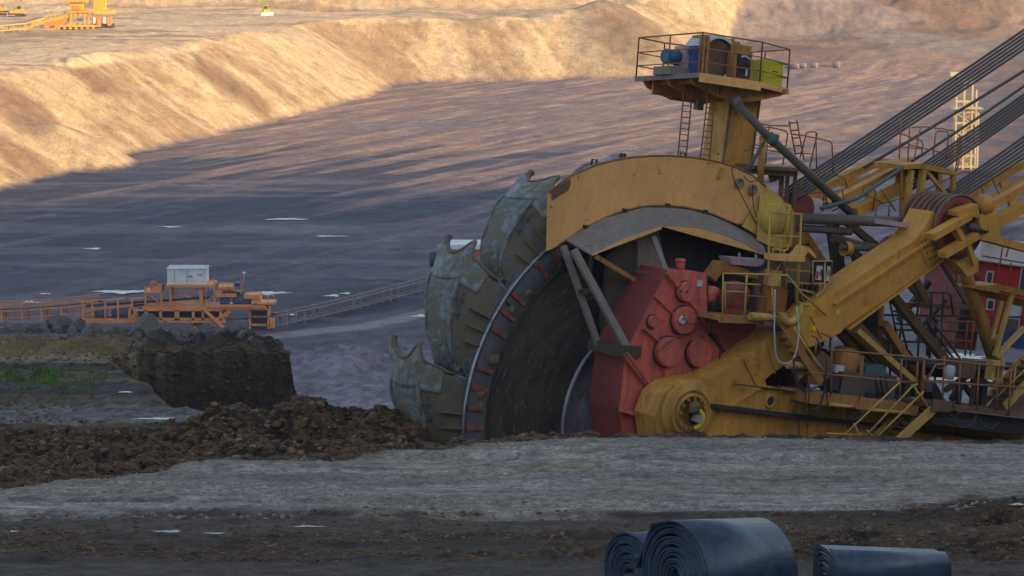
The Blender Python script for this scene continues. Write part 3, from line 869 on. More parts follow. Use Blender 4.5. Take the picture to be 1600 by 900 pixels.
# ---- hood over the wheel
HO = [(855, 392), (857, 301), (875, 286), (893, 274), (930, 258), (960, 250), (990, 245), (1022, 243), (1050, 243), (1075, 245), (1100, 248), (1127, 254), (1150, 261), (1176, 274), (1197, 292)]
HI = [(858, 391), (872, 384), (893, 370), (905, 361), (930, 348), (953, 337), (975, 329), (1000, 323), (1022, 321), (1045, 321), (1068, 323), (1092, 328), (1115, 335), (1138, 345), (1160, 354)]
hood = part('hood', MB().strip([q(x, y, -.45) for x, y in HO], [q(x, y, -.45) for x, y in HI], .05, YV), 'yellow_hood')
mb = MB(); top = [q(x, y, -.45) for x, y in HO[12:]] + [q(1222, 318, -.45), q(1240, 340, -.45)]
mb.strip([p + Vector((0, .05, 0)) for p in top], [p + Vector((0, 3.9, 0)) for p in top], .05, (0, 0, -1))
part('hood_roof', mb, 'yellow_hood', hood)
mb = MB(); mb.tube([q(x, y, -.47) for x, y in HI[1:]], .035, 6); mb.tube([q(x, y, -.45) for x, y in HO[1:]], .03, 6)
part('edge_bead', mb, 'rail_rust', hood)
part('stain', MB().prism([q(x, y, -.454) for x, y in [(861, 300), (875, 289), (891, 279), (892, 288), (888, 298), (876, 305), (862, 314)]], (0, .003, 0)), 'brown_beam', hood)
for i, (x, y) in enumerate([(928, 256), (973, 247), (1066, 246)]):
    mb = MB(); p = q(x, y, -.4); mb.tube([p + Vector((-.08, 0, -.05)), p + Vector((-.08, 0, .12)), p + Vector((.08, 0, .12)), p + Vector((.08, 0, -.05))], .03, 6)
    part('lifting_eye', mb, 'dark_steel', hood)
for (x, y) in [(1155, 286), (1176, 296)]:
    mb = MB(); mb.lathe(q(x, y, -.5), (0, -1, 0), [(.15, 0), (.15, .06), (.10, .06), (.09, .02), (.01, .02)], 20); part('port', mb, 'dusty_grey', hood)
mb = MB(); bar(mb, (1130, 262), (1125, 278), -.52, w=.1, t=.08); part('bracket', mb, 'yellow_bright', hood)
# little tabs along the inner edge
mb = MB()
for (x, y) in [(915, 355), (976, 329), (1043, 321), (1102, 331), (1158, 353)]:
    mb.obox(q(x, y, -.5), (.06, 0, 0), (0, .05, 0), (0, 0, .06))
part('tabs', mb, 'dark_steel', hood)
# dusty skirt flaring outwards
ST = [(884, 373), (905, 362), (945, 341), (975, 332), (1005, 324), (1043, 324), (1080, 328), (1112, 337), (1140, 349), (1165, 362), (1193, 379)]
SB = [(926, 398), (935, 394), (958, 382), (978, 372), (1000, 365), (1034, 353), (1062, 353), (1098, 357), (1132, 367), (1160, 379), (1197, 398)]
mb = MB(); mb.strip([q(x, y, -.52) for x, y in ST], [q(x, y, -1.45) for x, y in SB], .05, (0, .3, -.9)); part('skirt', mb, 'dusty_grey')
mb = MB(); mb.prism([q(x, y, -1.50) for x, y in [(926, 399), (958, 383), (978, 373), (1000, 366), (1034, 354), (1034, 358)]], (0, .05, 0))
mb.prism([q(x, y, -1.50) for x, y in [(1034, 354), (1062, 354), (1098, 358), (1132, 368), (1160, 380), (1195, 398), (1190, 397), (1110, 375)]], (0, .05, 0)); part('fascia', mb, 'yellow_hood')
# yellow bulging end of the hood (transfer housing)
mb = MB()
P1 = [(1197, 292), (1215, 303), (1232, 322), (1241, 345)]; P2 = [(1160, 354), (1172, 361), (1184, 368), (1200, 383)]
P3 = [(1236, 330), (1240, 350), (1238, 368), (1226, 385)]
mb.strip([q(x, y, -.47) for x, y in P1], [q(x, y, -.62) for x, y in P2], .05, YV)
mb.strip([q(1188, 305, -.6), q(1200, 300, -.6), q(1222, 312, -.7), q(1240, 345, -.6)], [q(1183, 375, -.75), q(1200, 383, -.9), q(1215, 388, -.9), q(1238, 385, -.7)], .05, YV)
mb.lathe(q(1213, 345, -.9), YV, [(.01, -.05), (.30, -.03), (.47, .06), (.52, .3), (.52, .8)], 32)
part('transfer_housing', mb, 'yellow_bright')
mb = MB(); mb.prism([q(x, y, .2) for x, y in [(1236, 330), (1252, 345), (1300, 420), (1306, 455), (1290, 460), (1262, 420), (1240, 400)]], (0, .5, 0)); part('side_frame', mb, 'orange_beam')
# chute wall and columns behind the gearbox
mb = MB(); mb.prism([q(x, y, -.55) for x, y in [(958, 405), (985, 372), (1040, 348), (1110, 352), (1200, 395), (1215, 470), (1215, 640), (1060, 640), (1000, 560), (962, 560), (955, 480)]], (0, .08, 0)); part('chute_wall', mb, 'dark_steel')  # near black, so the shade under the hood sits in its colour
mb = MB(); mb.prism([q(x, y, -.80) for x, y in [(953, 402), (992, 375), (1000, 430), (985, 470), (975, 545), (948, 560), (942, 500)]], (0, .2, 0)); part('chute_plate', mb, 'grime')
mb = MB(); mb.prism([q(x, y, -.5) for x, y in [(1048, 352), (1077, 356), (1082, 424), (1050, 424)]], (0, .35, 0)); part('column', mb, 'grime')
mb = MB(); mb.prism([q(x, y, -.9) for x, y in [(997, 378), (1030, 362), (1037, 402), (1040, 426), (997, 426)]], (0, .5, 0)); mb.obox(q(1018, 426, -1.1), (.42, 0, 0), (0, .3, 0), (0, 0, .04)); part('column', mb, 'dusty_grey')

# ---- red gearbox
GF = [(1044, 422), (1104, 427), (1105, 520), (1146, 572), (1120, 640), (1080, 760), (985, 760), (968, 640), (977, 552), (985, 536)]
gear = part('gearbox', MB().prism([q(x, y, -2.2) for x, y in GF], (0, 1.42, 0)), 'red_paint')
# darker red sheet over the sloping side, 3 mm proud
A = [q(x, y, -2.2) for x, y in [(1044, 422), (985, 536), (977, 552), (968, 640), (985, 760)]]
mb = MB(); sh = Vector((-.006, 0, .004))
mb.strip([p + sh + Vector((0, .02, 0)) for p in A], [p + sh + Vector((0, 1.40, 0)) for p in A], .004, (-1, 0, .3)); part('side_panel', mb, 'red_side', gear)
def cover(px, py, rp, h, hub=0):
    c = q(px, py, -2.2); r = rp / 54.0
    mb = MB(); mb.disc(c, (0, -1, 0), r, h, 36, .02)
    for i in range(14):
        a = 2 * math.pi * i / 14; mb.disc(c + Vector((math.cos(a) * r * .88, -h, math.sin(a) * r * .88)), (0, -1, 0), .022, .025, 6)
    o = part('cover', mb, 'red_paint', gear)
    mb = MB(); mb.lathe(c, (0, -1, 0), [(r + .035, 0), (r + .035, .05), (r, .05)], 36); part('gasket', mb, 'dark_steel', gear)
cover(1068, 455, 15, .22); cover(1065, 500, 21, .20); cover(1040, 549, 22.5, .26); cover(1089, 551, 22, .20); cover(1018, 502, 9, .12)
mb = MB(); mb.lathe(q(1066, 500, -2.42), (0, -1, 0), [(.12, 0), (.12, .05), (.06, .05), (.06, .0), (.01, .0)], 16); part('plug', mb, 'pale_grey', gear)
mb = MB(); 
for (x, y) in ((1064, 455), (1073, 456)): mb.disc(q(x, y, -2.43), (0, -1, 0), .035, .02, 8)
part('bolts', mb, 'dark_steel', gear)
mb = MB(); bar(mb, (976, 553), (1022, 612), -2.28, w=.18, t=.12); bar(mb, (1022, 612), (1012, 630), -2.26, w=.1, t=.1); bar(mb, (972, 641), (1024, 656), -2.36, w=.10, t=.30)
bar(mb, (1022, 462), (1062, 500), -2.24, w=.04, t=.08); bar(mb, (1006, 513), (1030, 534), -2.26, w=.05, t=.12); bar(mb, (1077, 470), (1104, 505), -2.26, w=.07, t=.1); bar(mb, (1045, 573), (1045, 600), -2.24, w=.3, t=.06); bar(mb, (1030, 690), (975, 700), -2.3, w=.06, t=.15)
bar(mb, (1078, 575), (1068, 600), -2.24, w=.05, t=.1); bar(mb, (1044, 425), (1060, 446), -2.28, w=.16, t=.12)
mb.prism([q(x, y, -2.26) for x, y in [(1080, 520), (1104, 512), (1108, 528), (1145, 572), (1110, 592), (1085, 578)]], (0, .08, 0)); part('stiffeners', mb, 'red_paint', gear)
mb = MB()
for i in range(13):
    f = i / 12; mb.lathe(q(980 + 38 * f, 555 + 52 * f, -2.36), (0, -1, 0), [(.035, 0), (.03, .03), (.01, .04)], 8)
part('bolts', mb, 'red_rib', gear)
mb = MB(); mb.tube([q(1063, 424, -1.6), q(1063, 404, -1.6)], .13, 12); mb.tube([q(1063, 409, -1.6), q(1063, 405, -1.6)], .16, 12); part('filler_cap', mb, 'red_paint', gear)
mb = MB(); mb.obox(q(1093, 443, -2.22), (.09, 0, 0), (0, .015, 0), (0, 0, .09)); part('notice_plate', mb, 'pale_grey', gear)
mb = MB(); mb.obox(q(960, 544, -1.6), (.42, 0, 0), (0, .7, 0), (0, 0, .16)); part('mount', mb, 'grime')
mb = MB(); mb.lathe(q(1012, 617, -2.4), (0, -1, 0), [(.09, -.1), (.09, .1), (.03, .12)], 8); mb.lathe(q(1019, 624, -2.4), (0, -1, 0), [(.08, -.1), (.08, .1), (.03, .12)], 8); part('pipe_stub', mb, 'dark_steel', gear)
# braces under the skirt
for a, b_, d0, d1, w_, mt in [((880, 384), (935, 540), -.6, -1.3, .17, 'dusty_grey'), ((896, 390), (980, 545), -1.2, -2.2, .20, 'dusty_grey'), ((930, 400), (992, 438), -1.4, -1.0, .13, 'orange_beam'), ((1020, 370), (1040, 424), -1.3, -1.9, .16, 'dusty_grey'), ((925, 398), (916, 470), -1.4, -.5, .1, 'grime'), ((905, 455), (940, 455), -1.0, -1.4, .12, 'grime')]:
    mb = MB(); bar(mb, a, b_, d0, d1, w_, w_ * .7); part('brace', mb, mt)
# pink lamp strip hanging under the skirt
mb = MB(); mb.prism([q(x, y, -2.0) for x, y in [(1140, 402), (1195, 406), (1193, 412), (1184, 417), (1143, 413)]], (0, .5, 0)); bar(mb, (1155, 395), (1155, 404), -2, w=.05, t=.05); bar(mb, (1181, 397), (1181, 407), -2, w=.05, t=.05); part('lamp_housing', mb, 'pink_grey')

# ---- lower boom beam with the pivot hub
BM = [(1055, 601), (1075, 595), (1107, 591), (1135, 577), (1162, 560), (1196, 531), (1212, 515), (1240, 500), (1262, 545), (1232, 567), (1203, 586), (1195, 594), (1198, 602), (1225, 609), (1262, 612), (1440, 636), (1620, 660), (1980, 705), (1980, 800), (1600, 765), (1070, 765), (1030, 700), (1023, 650), (1035, 617)]
boom = part('lower_boom', MB().prism([q(x, y, -3.3) for x, y in BM], (0, .95, 0)), 'yellow')
mb = MB(); bar(mb, (1107, 633), (1262, 652), -3.42, w=.10, t=.24); bar(mb, (1262, 652), (1620, 694), -3.42, w=.08, t=.24); part('rail_strip', mb, 'dark_steel', boom)
mb = MB(); bar(mb, (1098, 678), (1262, 695), -3.45, w=.10, t=.34); bar(mb, (1262, 695), (1620, 735), -3.45, w=.08, t=.34)
bar(mb, (1262, 612), (1262, 696), -3.33, w=.04, t=.06); bar(mb, (1221, 610), (1219, 690), -3.33, w=.035, t=.05); bar(mb, (1110, 655), (1190, 605), -3.34, w=.04, t=.07); bar(mb, (1190, 605), (1225, 609), -3.34, w=.04, t=.07)
bar(mb, (1162, 561), (1183, 604), -3.33, w=.025, t=.05); bar(mb, (1197, 532), (1211, 583), -3.33, w=.025, t=.05); bar(mb, (1225, 608), (1360, 626), -3.38, w=.09, t=.22)
for x in (1320, 1375, 1430, 1490, 1550): bar(mb, (x, 615 + (x - 1262) * .127), (x, 690 + (x - 1262) * .11), -3.33, w=.04, t=.06)
part('stiffeners', mb, 'yellow', boom)
mb = MB()
for i in range(60):
    f = rnd.random(); gg = rnd.random(); x = 1166 + f * 42; y = 558 - f * 22 + gg * 36
    mb.disc(q(x, y, -3.30), (0, -1, 0), .02, .02, 6)
part('bolts', mb, 'yellow', boom)
mb = MB(); mb.lathe(q(1203, 627, -3.3), (0, -1, 0), [(.20, 0), (.20, .05), (.13, .05), (.12, -.3), (.01, -.3)], 24); part('port', mb, 'yellow', boom)
mb = MB(); mb.disc(q(1203, 627, -3.33), (0, -1, 0), .115, .02, 20); part('port_shade', mb, 'dark_steel', boom)  # dark disc stands in for the shade inside the port
hc = q(1074, 644, -3.3)
hub = part('pivot_hub', MB().lathe(hc, (0, -1, 0), [(.90, -.2), (.90, .10), (.87, .13), (.70, .13), (.69, .20), (.62, .22), (.60, .17), (.53, .17), (.52, .24), (.47, .24), (.46, .14), (.36, .14), (.35, .02), (.01, .02)], 56), 'yellow', boom)
mb = MB(); mb.lathe(hc + Vector((.07, -.22, -.14)), (0, -1, 0), [(.31, 0), (.31, .12), (.20, .12), (.20, 0)], 32, a0=R(80), a1=R(280), ref=(0, 0, 1)); part('bearing_ring', mb, 'safety_yellow', hub)
mb = MB()
for i in range(12):
    a = 2 * math.pi * i / 12; mb.disc(hc + Vector((math.cos(a) * .42, -.19, math.sin(a) * .42)), (0, -1, 0), .05, .09, 8)
part('bolts', mb, 'orange_beam', hub)
mb = MB(); mb.disc(hc + Vector((.08, -.19, -.1)), (0, -1, 0), .2, .03, 16); part('bore', mb, 'dark_steel', hub)
mb = MB(); mb.obox(hc + Vector((.13, -.28, -.13)), (.11, 0, -.03), (0, .1, 0), (.03, 0, .10)); part('key_block', mb, 'pink_grey', hub)
mb = MB(); mb.lathe(hc + Vector((.0, -.24, .18)), (0, -1, 0), [(.21, 0), (.19, .1), (.11, .16), (.01, .18)], 11)
for j in range(len(mb.v)): mb.v[j] += Vector((rnd.uniform(-.05, .05), rnd.uniform(-.03, .03), rnd.uniform(-.05, .03)))
part('mud_lump', mb, 'bucket_mud', hub)
mb = MB(); bar(mb, (1090, 612), (1096, 596), -3.5, w=.09, t=.1); part('grease_pipe', mb, 'yellow_bright', hub)

# ---- big diagonal arm
AR = [(1246, 512), (1286, 470), (1358, 422), (1430, 375), (1446, 352), (1458, 330), (1480, 345), (1496, 380), (1470, 404), (1395, 460), (1320, 512), (1314, 520), (1265, 543)]
arm = part('diagonal_arm', MB().prism([q(x, y, -3.4) for x, y in AR], (0, 1.0, 0)), 'yellow_arm')
mb = MB(); bar(mb, (1284, 472), (1431, 374), -2.9, w=.07, t=1.25); bar(mb, (1322, 514), (1472, 403), -3.3, w=.05, t=.3)
bar(mb, (1268, 492), (1286, 528), -3.42, w=.10, t=.06); bar(mb, (1432, 376), (1452, 418), -3.41, w=.05, t=.05)
part('flanges', mb, 'yellow_arm', arm)
mb = MB()
for i in range(4):
    for j in range(3): mb.disc(q(1440 + i * 4.5 + j * 5.5, 378 + i * 8.5 - j * 2.5, -3.42), (0, -1, 0), .03, .03, 6)
part('bolts', mb, 'brown_beam', arm)
mb = MB(); mb.disc(q(1309, 487, -3.4), (0, -1, 0), .085, .015, 6); mb.obox(q(1272, 513, -3.42), (.07, 0, -.02), (0, .01, 0), (.03, 0, .07)); part('patch', mb, 'safety_yellow', arm)

# ---- rope sheave with its forked bracket
sc_ = q(1496, 354, -3.5)
prof = [(.05, -.05), (.30, -.04), (.34, .06), (.60, .08), (.64, -.04), (.84, -.08), (.90, -.05), (.92, 0)]
for i in range(6): prof += [(.92, .02 + i * .24), (.78, .07 + i * .24), (.78, .17 + i * .24), (.92, .22 + i * .24)]
sheave = part('rope_sheave', MB().lathe(sc_, YV, prof, 64), 'red_side')
mb = MB(); mb.lathe(sc_, YV, [(.91, -.10), (.955, -.10), (.955, 0), (.89, 0)], 64)
for i in range(6): mb.lathe(sc_, YV, [(.89, .16 + i * .24), (.94, .17 + i * .24), (.94, .23 + i * .24), (.89, .24 + i * .24)], 64)
part('sheave_flanges', mb, 'brown_beam', sheave)
mb = MB(); mb.lathe(sc_, (0, -1, 0), [(.20, 0), (.20, .35), (.12, .35), (.01, .36)], 24); mb.tube([q(1511, 353, -3.9), q(1541, 360, -3.9)], .10, 14); part('axle', mb, 'pipe_grey', sheave)
mb = MB(); bar(mb, (1454, 370), (1512, 337), -3.95, w=.20, t=.35); bar(mb, (1472, 398), (1523, 368), -3.95, w=.19, t=.35); bar(mb, (1489, 352), (1503, 376), -3.9, w=.16, t=.3)
mb.prism([q(x, y, -3.95) for x, y in [(1495, 331), (1519, 322), (1529, 319), (1530, 341), (1516, 338), (1496, 338)]], (0, .5, 0))
mb.prism([q(x, y, -4.0) for x, y in [(1531, 334), (1546, 338), (1548, 346), (1545, 358), (1541, 361), (1534, 357), (1531, 352)]], (0, .2, 0))
mb.prism([q(x, y, -3.85) for x, y in [(1546, 340), (1560, 344), (1562, 358), (1565, 372), (1620, 384), (1700, 400), (1700, 416), (1600, 392), (1545, 377), (1522, 372), (1522, 358)]], (0, .7, 0))
bar(mb, (1511, 381), (1523, 413), -3.95, w=.15, t=.15)
mb.prism([q(x, y, -3.85) for x, y in [(1494, 410), (1512, 408), (1529, 402), (1529, 424), (1512, 432)]], (0, .6, 0)); part('sheave_bracket', mb, 'yellow_arm')
# red pulley further back
mb = MB(); mb.lathe(q(1254, 325, .6), YV, [(.02, -.02), (.35, 0), (.42, -.04), (.44, 0), (.40, .1), (.40, .4), (.44, .5)], 40); part('rope_sheave', mb, 'red_side')

# ---- boom trusses behind (slotted yellow beams)
def slotted(name, a, b, a2, b2, ds, wd=.24):
    mb = MB(); bar(mb, a, b, ds, w=wd, t=.3); bar(mb, a2, b2, ds - .35, w=wd * 1.25, t=.35)
    for f in (.12, .45, .93):
        p = (a[0] + (b[0] - a[0]) * f, a[1] + (b[1] - a[1]) * f); p2 = (a2[0] + (b2[0] - a2[0]) * f, a2[1] + (b2[1] - a2[1]) * f)
        mb.beam(q(*p, ds), q(*p2, ds - .2), .3, .12, YV)
    part(name, mb, 'yellow_arm')
slotted('boom_beam', (1258, 306), (1374, 251), (1292, 318), (1418, 253), 1.0, .22)
slotted('boom_beam', (1292, 321), (1418, 256), (1334, 332), (1410, 291), -.2, .22)
slotted('boom_beam', (1500, 309), (1640, 232), (1520, 332), (1640, 262), .4, .24)
slotted('boom_beam', (1524, 335), (1640, 268), (1546, 352), (1640, 300), -1.2, .24)
mb = MB(); mb.lathe(q(1540, 320, -1.9), (0, -1, 0), [(.3, -.2), (.3, .1), (.01, .1)], 8); part('beam_cap', mb, 'yellow_arm')

# ---- ropes
def rope(a, b, d, r=.042, ext=1.9):
    p = q(*a, d); v = q(*b, d); mb = MB()
    n = 14; e = p + (v - p) * ext
    mb.tube([p.lerp(e, i / n) + Vector((0, 0, -.10 * math.sin(math.pi * i / n))) for i in range(n + 1)], r, 8); part('steel_rope', mb, 'rope')
for i in range(6): rope((1226, 297 + 5.5 * i), (1600, 42 + 6.0 * i), 1.2 - .12 * i)
rope((1350, 262), (1600, 106), .6, .05); rope((1425, 252), (1600, 130), .2, .045)
for i in range(6): rope((1425, 268 + 5.5 * i), (1600, 143 + 5.5 * i), .4 - .14 * i)
for i in range(6): rope((1462, 308 + 5.0 * i), (1600, 209 + 6.5 * i), -1.2 - .2 * i)

# ---- tower
tb = Vector(q(1132, 275, 1.2)); tt = Vector(q(1147, 135, 1.2))
mb = MB()
c = [tb + Vector((-.52, -.5, 0)), tb + Vector((.52, -.5, 0)), tb + Vector((.52, .5, 0)), tb + Vector((-.52, .5, 0))]
L_ = (tt - tb).z
mb.box8(c + [p + Vector((0, 0, L_)) for p in c]); tower = part('tower', mb, 'yellow')
mb = MB()
for sx in (-.53, .53): mb.box8([tb + Vector((sx - .03, -.53, .02)), tb + Vector((sx + .03, -.53, .02)), tb + Vector((sx + .03, -.47, .02)), tb + Vector((sx - .03, -.47, .02))] + [tb + Vector((sx + a, b2, L_ - .02)) for a, b2 in ((-.03, -.53), (.03, -.53), (.03, -.47), (-.03, -.47))])
mb.box(tb.x - .55, tb.x + .55, tb.y - .54, tb.y - .5, tb.z + L_ * .86, tb.z + L_ * .89)
part('corner_strips', mb, 'brown_beam', tower)
mb = MB()
for x, y in [(1135, 225), (1150, 178), (1122, 240), (1164, 235)]: mb.disc(q(x, y, .68), (0, -1, 0), .03, .02, 6)
part('bolts', mb, 'dark_steel', tower)
def ladder(a0, a1, b0, b1, d, mat='rail_rust', n=9, r=.022, parent=exc):
    mb = MB(); mb.tube([q(*a0, d), q(*a1, d)], r, 6); mb.tube([q(*b0, d), q(*b1, d)], r, 6)
    for i in range(1, n): mb.tube([q(*a0, d).lerp(q(*a1, d), i / n), q(*b0, d).lerp(q(*b1, d), i / n)], r * .7, 6)
    return part('ladder', mb, mat, parent)
ladder((1070, 128), (1059, 246), (1083, 130), (1072, 247), .9, n=13)
ladder((1107, 140), (1094, 250), (1118, 142), (1108, 252), .3, n=12)
mb = MB(); bar(mb, (1094, 142), (1091, 172), 2.0, w=.22, t=.2); part('bracket', mb, 'dusty_grey')

# ---- winch platform on top of the tower
E2 = (YV * math.cos(R(5.5)) - WV * math.sin(R(5.5))); E3 = (WV * math.cos(R(5.5)) + YV * math.sin(R(5.5)))
DC = q(1117, 128, 1.0)
def dk(a, b, c=0.0): return DC + UV * a + E2 * b + E3 * c
DP = [(-1.75, -1.5), (.45, -1.5), (1.95, -.95), (1.95, 1.3), (-.6, 1.75), (-1.75, 1.5)]
deck = part('winch_platform', MB().prism([dk(a, b, -.06) for a, b in DP], E3 * .06), 'dusty_grey')
mb = MB()
def dseg(i, j, c0, c1, th=.05):
    a, b = DP[i], DP[j]; mb.box8([dk(*a, c0), dk(*b, c0), dk(*b, c0) + E2 * th, dk(*a, c0) + E2 * th, dk(*a, c1), dk(*b, c1), dk(*b, c1) + E2 * th, dk(*a, c1) + E2 * th])
a, b = (-1.78, -1.55), (.47, -1.55); mb.box8([dk(*a, -.26), dk(*b, -.26), dk(b[0], b[1] + .04, -.26), dk(a[0], a[1] + .04, -.26), dk(*a, .0), dk(*b, 0), dk(b[0], b[1] + .04, 0), dk(a[0], a[1] + .04, 0)])
a, b = (.47, -1.55), (2.0, -.98); mb.box8([dk(*a, -.16), dk(*b, -.16), dk(b[0], b[1] + .04, -.16), dk(a[0], a[1] + .04, -.16), dk(*a, .0), dk(*b, 0), dk(b[0], b[1] + .04, 0), dk(a[0], a[1] + .04, 0)])
part('fascia', mb, 'yellow_hood', deck)
mb = MB(); mb.obox(dk(-1.78, .0, -.07), UV * .02, E2 * 1.5, E3 * .07); part('fascia', mb, 'dusty_grey', deck)
mb = MB()
for b in (-1.0, 0.1, 1.2): mb.prism([dk(-1.7, b, -.07), dk(1.85, b, -.07), dk(1.7, b, -.25), dk(.6, b, -.55), dk(-.6, b, -.55), dk(-1.5, b, -.3)], E2 * .1)
for a in (-1.2, -.2, .8, 1.7): mb.obox(dk(a, .1, -.14), UV * .05, E2 * 1.35, E3 * .07)
mb.obox(dk(.0, 1.0, -.3), UV * 1.5, E2 * .04, E3 * .2)
part('deck_frame', mb, 'orange_beam', deck)
mb = MB(); loop = [dk(a, b) for a, b in DP] + [dk(*DP[0])]
mb.rail(loop, 1.15, .024, E3, (.28, .62), 1.25); part('railing', mb, 'rail_rust', deck)
mb = MB(); ctr = dk(-.35, -.25, .62)
mb.lathe(ctr, YV, [(.03, -.15), (.40, -.15), (.52, -.2), (.56, -.2), (.56, .5), (.50, .5), (.03, .5)], 40); winch = part('winch_drum', mb, 'brown_beam', deck)
mb = MB(); mb.lathe(ctr, YV, [(.60, -.28), (.70, -.28), (.70, .55), (.60, .55)], 24, a0=R(15), a1=R(165), ref=(0, 0, -1)); o_ = part('guard', mb, 'pale_grey', winch)
mb = MB()
for a in (-1.0, -.84): mb.obox(dk(a, -.55, .6), UV * .05, E2 * .08, E3 * .6)
mb.obox(dk(-.25, -.1, 1.22), UV * .55, E2 * .3, E3 * .05); mb.obox(dk(.25, -.2, 1.12), UV * .22, E2 * .3, (E3 - UV * .8) * .08); part('winch_frame', mb, 'orange_beam', winch)
mb = MB(); mb.tube([dk(-1.75, .15, .55), dk(-1.3, .15, .55)], .22, 18); mb.tube([dk(-1.8, .15, .55), dk(-1.73, .15, .55)], .20, 18); part('motor', mb, 'motor_blue', deck)
mb = MB(); mb.obox(dk(-1.22, .05, .55), UV * .10, E2 * .28, E3 * .34); part('coupling_guard', mb, 'pink_grey', deck)
mb = MB(); mb.obox(dk(-1.10, -.25, .5), UV * .10, E2 * .22, E3 * .40); mb.tube([dk(-1.12, -.4, .75), dk(-1.12, -.1, .75)], .13, 12); part('brake_box', mb, 'box_blue', deck)
mb = MB(); mb.obox(dk(-1.3, .1, .12), UV * .6, E2 * .4, E3 * .12); part('plinth', mb, 'dusty_grey', deck)
mb = MB(); mb.obox(dk(.30, -.7, .48), UV * .32, E2 * .18, E3 * .42); mb.obox(dk(.30, -.7, .98), UV * .28, E2 * .16, E3 * .09); part('motor_housing', mb, 'orange_beam', deck)
mb = MB(); mb.lathe(dk(.30, -.88, .50), -E2, [(.01, .05), (.12, .12), (.16, .04), (.24, .03), (.25, -.02)], 14); mb.obox(dk(.30, -.895, .46), UV * .25, E2 * .01, E3 * .33); part('motor', mb, 'dark_steel', deck)
mb = MB()
for k in range(5): mb.disc(dk(.18 + k * .07, -.93, .72 + .03 * math.sin(k)), -E2, .035, .03, 8)
mb.obox(dk(.4, -.92, .28), UV * .03, E2 * .02, E3 * .1); part('fittings', mb, 'pale_grey', deck)
mb = MB(); mb.obox(dk(1.30, -.75, .38), UV * .36, E2 * .30, E3 * .36); box_ = part('equipment_box', mb, 'lime_yellow', deck)
mb = MB(); mb.obox(dk(1.36, -1.055, .42), UV * .12, E2 * .004, E3 * .012); part('handle', mb, 'dark_steel', box_)

# ---- long grey strut and its supports
mb = MB(); pipe(mb, [(1150, 160, -.2), (1192, 205, -.5), (1335, 338, -1.4)], 0, .125, 12); strut = part('strut', mb, 'pipe_grey')
mb = MB(); pipe(mb, [(1201, 213, -.56), (1211, 222, -.62)], 0, .17, 12); mb.obox(q(1212, 213, -.7), (.09, 0, 0), (0, .05, 0), (0, 0, .06)); part('clamp', mb, 'teal_paint', strut)
mb = MB(); bar(mb, (1147, 163), (1155, 155), -.2, w=.3, t=.2); part('anchor', mb, 'dusty_grey', strut)
mb = MB(); pipe(mb, [(1192, 212), (1188, 284)], -.4, .10, 12); part('post', mb, 'yellow')
mb = MB(); pipe(mb, [(1193, 222), (1168, 268)], -.45, .05); part('brace', mb, 'pipe_grey')
# walkway behind the tower
mb = MB(); bar(mb, (1152, 258), (1246, 263), .6, w=.10, t=1.6); bar(mb, (1160, 266), (1240, 272), .0, w=.16, t=.1); bar(mb, (1208, 262), (1212, 282), .2, w=.4, t=.1)
for x in (1222, 1231, 1243): bar(mb, (x, 265), (x - 3, 322), .4, w=.12 if x < 1230 else .08, t=.1)
part('walkway', mb, 'brown_beam')
def wires(name, lines, d, mat, r=.022, parent=exc):
    mb = MB()
    for L in lines: mb.tube([q(x, y, d) for x, y in L], r, 6)
    return part(name, mb, mat, parent)
wires('railing', [[(1190, 194), (1204, 196), (1234, 197)], [(1181, 199), (1204, 199), (1226, 204), (1231, 209), (1223, 258)], [(1181, 199), (1173, 252)], [(1202, 196), (1196, 256)], [(1167, 225), (1200, 229), (1236, 233)], [(1168, 241), (1190, 242)], [(1178, 231), (1226, 239)]], 1.3, 'rail_rust')
wires('ladder', [[(1233, 189), (1243, 242)], [(1245, 188), (1256, 249)]] + [[(1234 + i * 2, 192 + i * 12), (1246 + i * 2, 191 + i * 12)] for i in range(5)], .9, 'rail_rust')
wires('railing', [[(1250, 247), (1260, 208), (1263, 206), (1274, 206), (1277, 209), (1265, 262)], [(1239, 210), (1252, 211), (1276, 216), (1297, 221), (1300, 224), (1302, 274)], [(1275, 208), (1276, 265)], [(1253, 240), (1268, 240)], [(1275, 268), (1300, 271), (1320, 279), (1322, 284), (1326, 306)], [(1276, 290), (1288, 300), (1286, 330)]], .7, 'rail_rust')
wires('railing', [[(1408, 187), (1405, 248)], [(1422, 186), (1418, 258)], [(1404, 208), (1440, 220), (1442, 226), (1440, 240)], [(1425, 199), (1448, 198), (1490, 204), (1500, 212), (1492, 270)], [(1438, 200), (1428, 250)], [(1458, 243), (1462, 208), (1466, 205), (1480, 206), (1482, 212), (1478, 250)], [(1408, 230), (1440, 232)], [(1420, 226), (1495, 244)], [(1500, 242), (1494, 272)]], -.6, 'rail_rust')
wires('railing', [[(1380, 318), (1440, 300), (1505, 268)], [(1505, 268), (1530, 270), (1549, 275), (1555, 290), (1562, 305), (1600, 318)], [(1514, 270), (1512, 310)], [(1530, 282), (1536, 300), (1532, 322)], [(1300, 330), (1340, 310), (1348, 300), (1380, 318)], [(1370, 318), (1368, 340)], [(1390, 316), (1388, 340)], [(1400, 330), (1376, 296)]], -1.0, 'rail_rust')
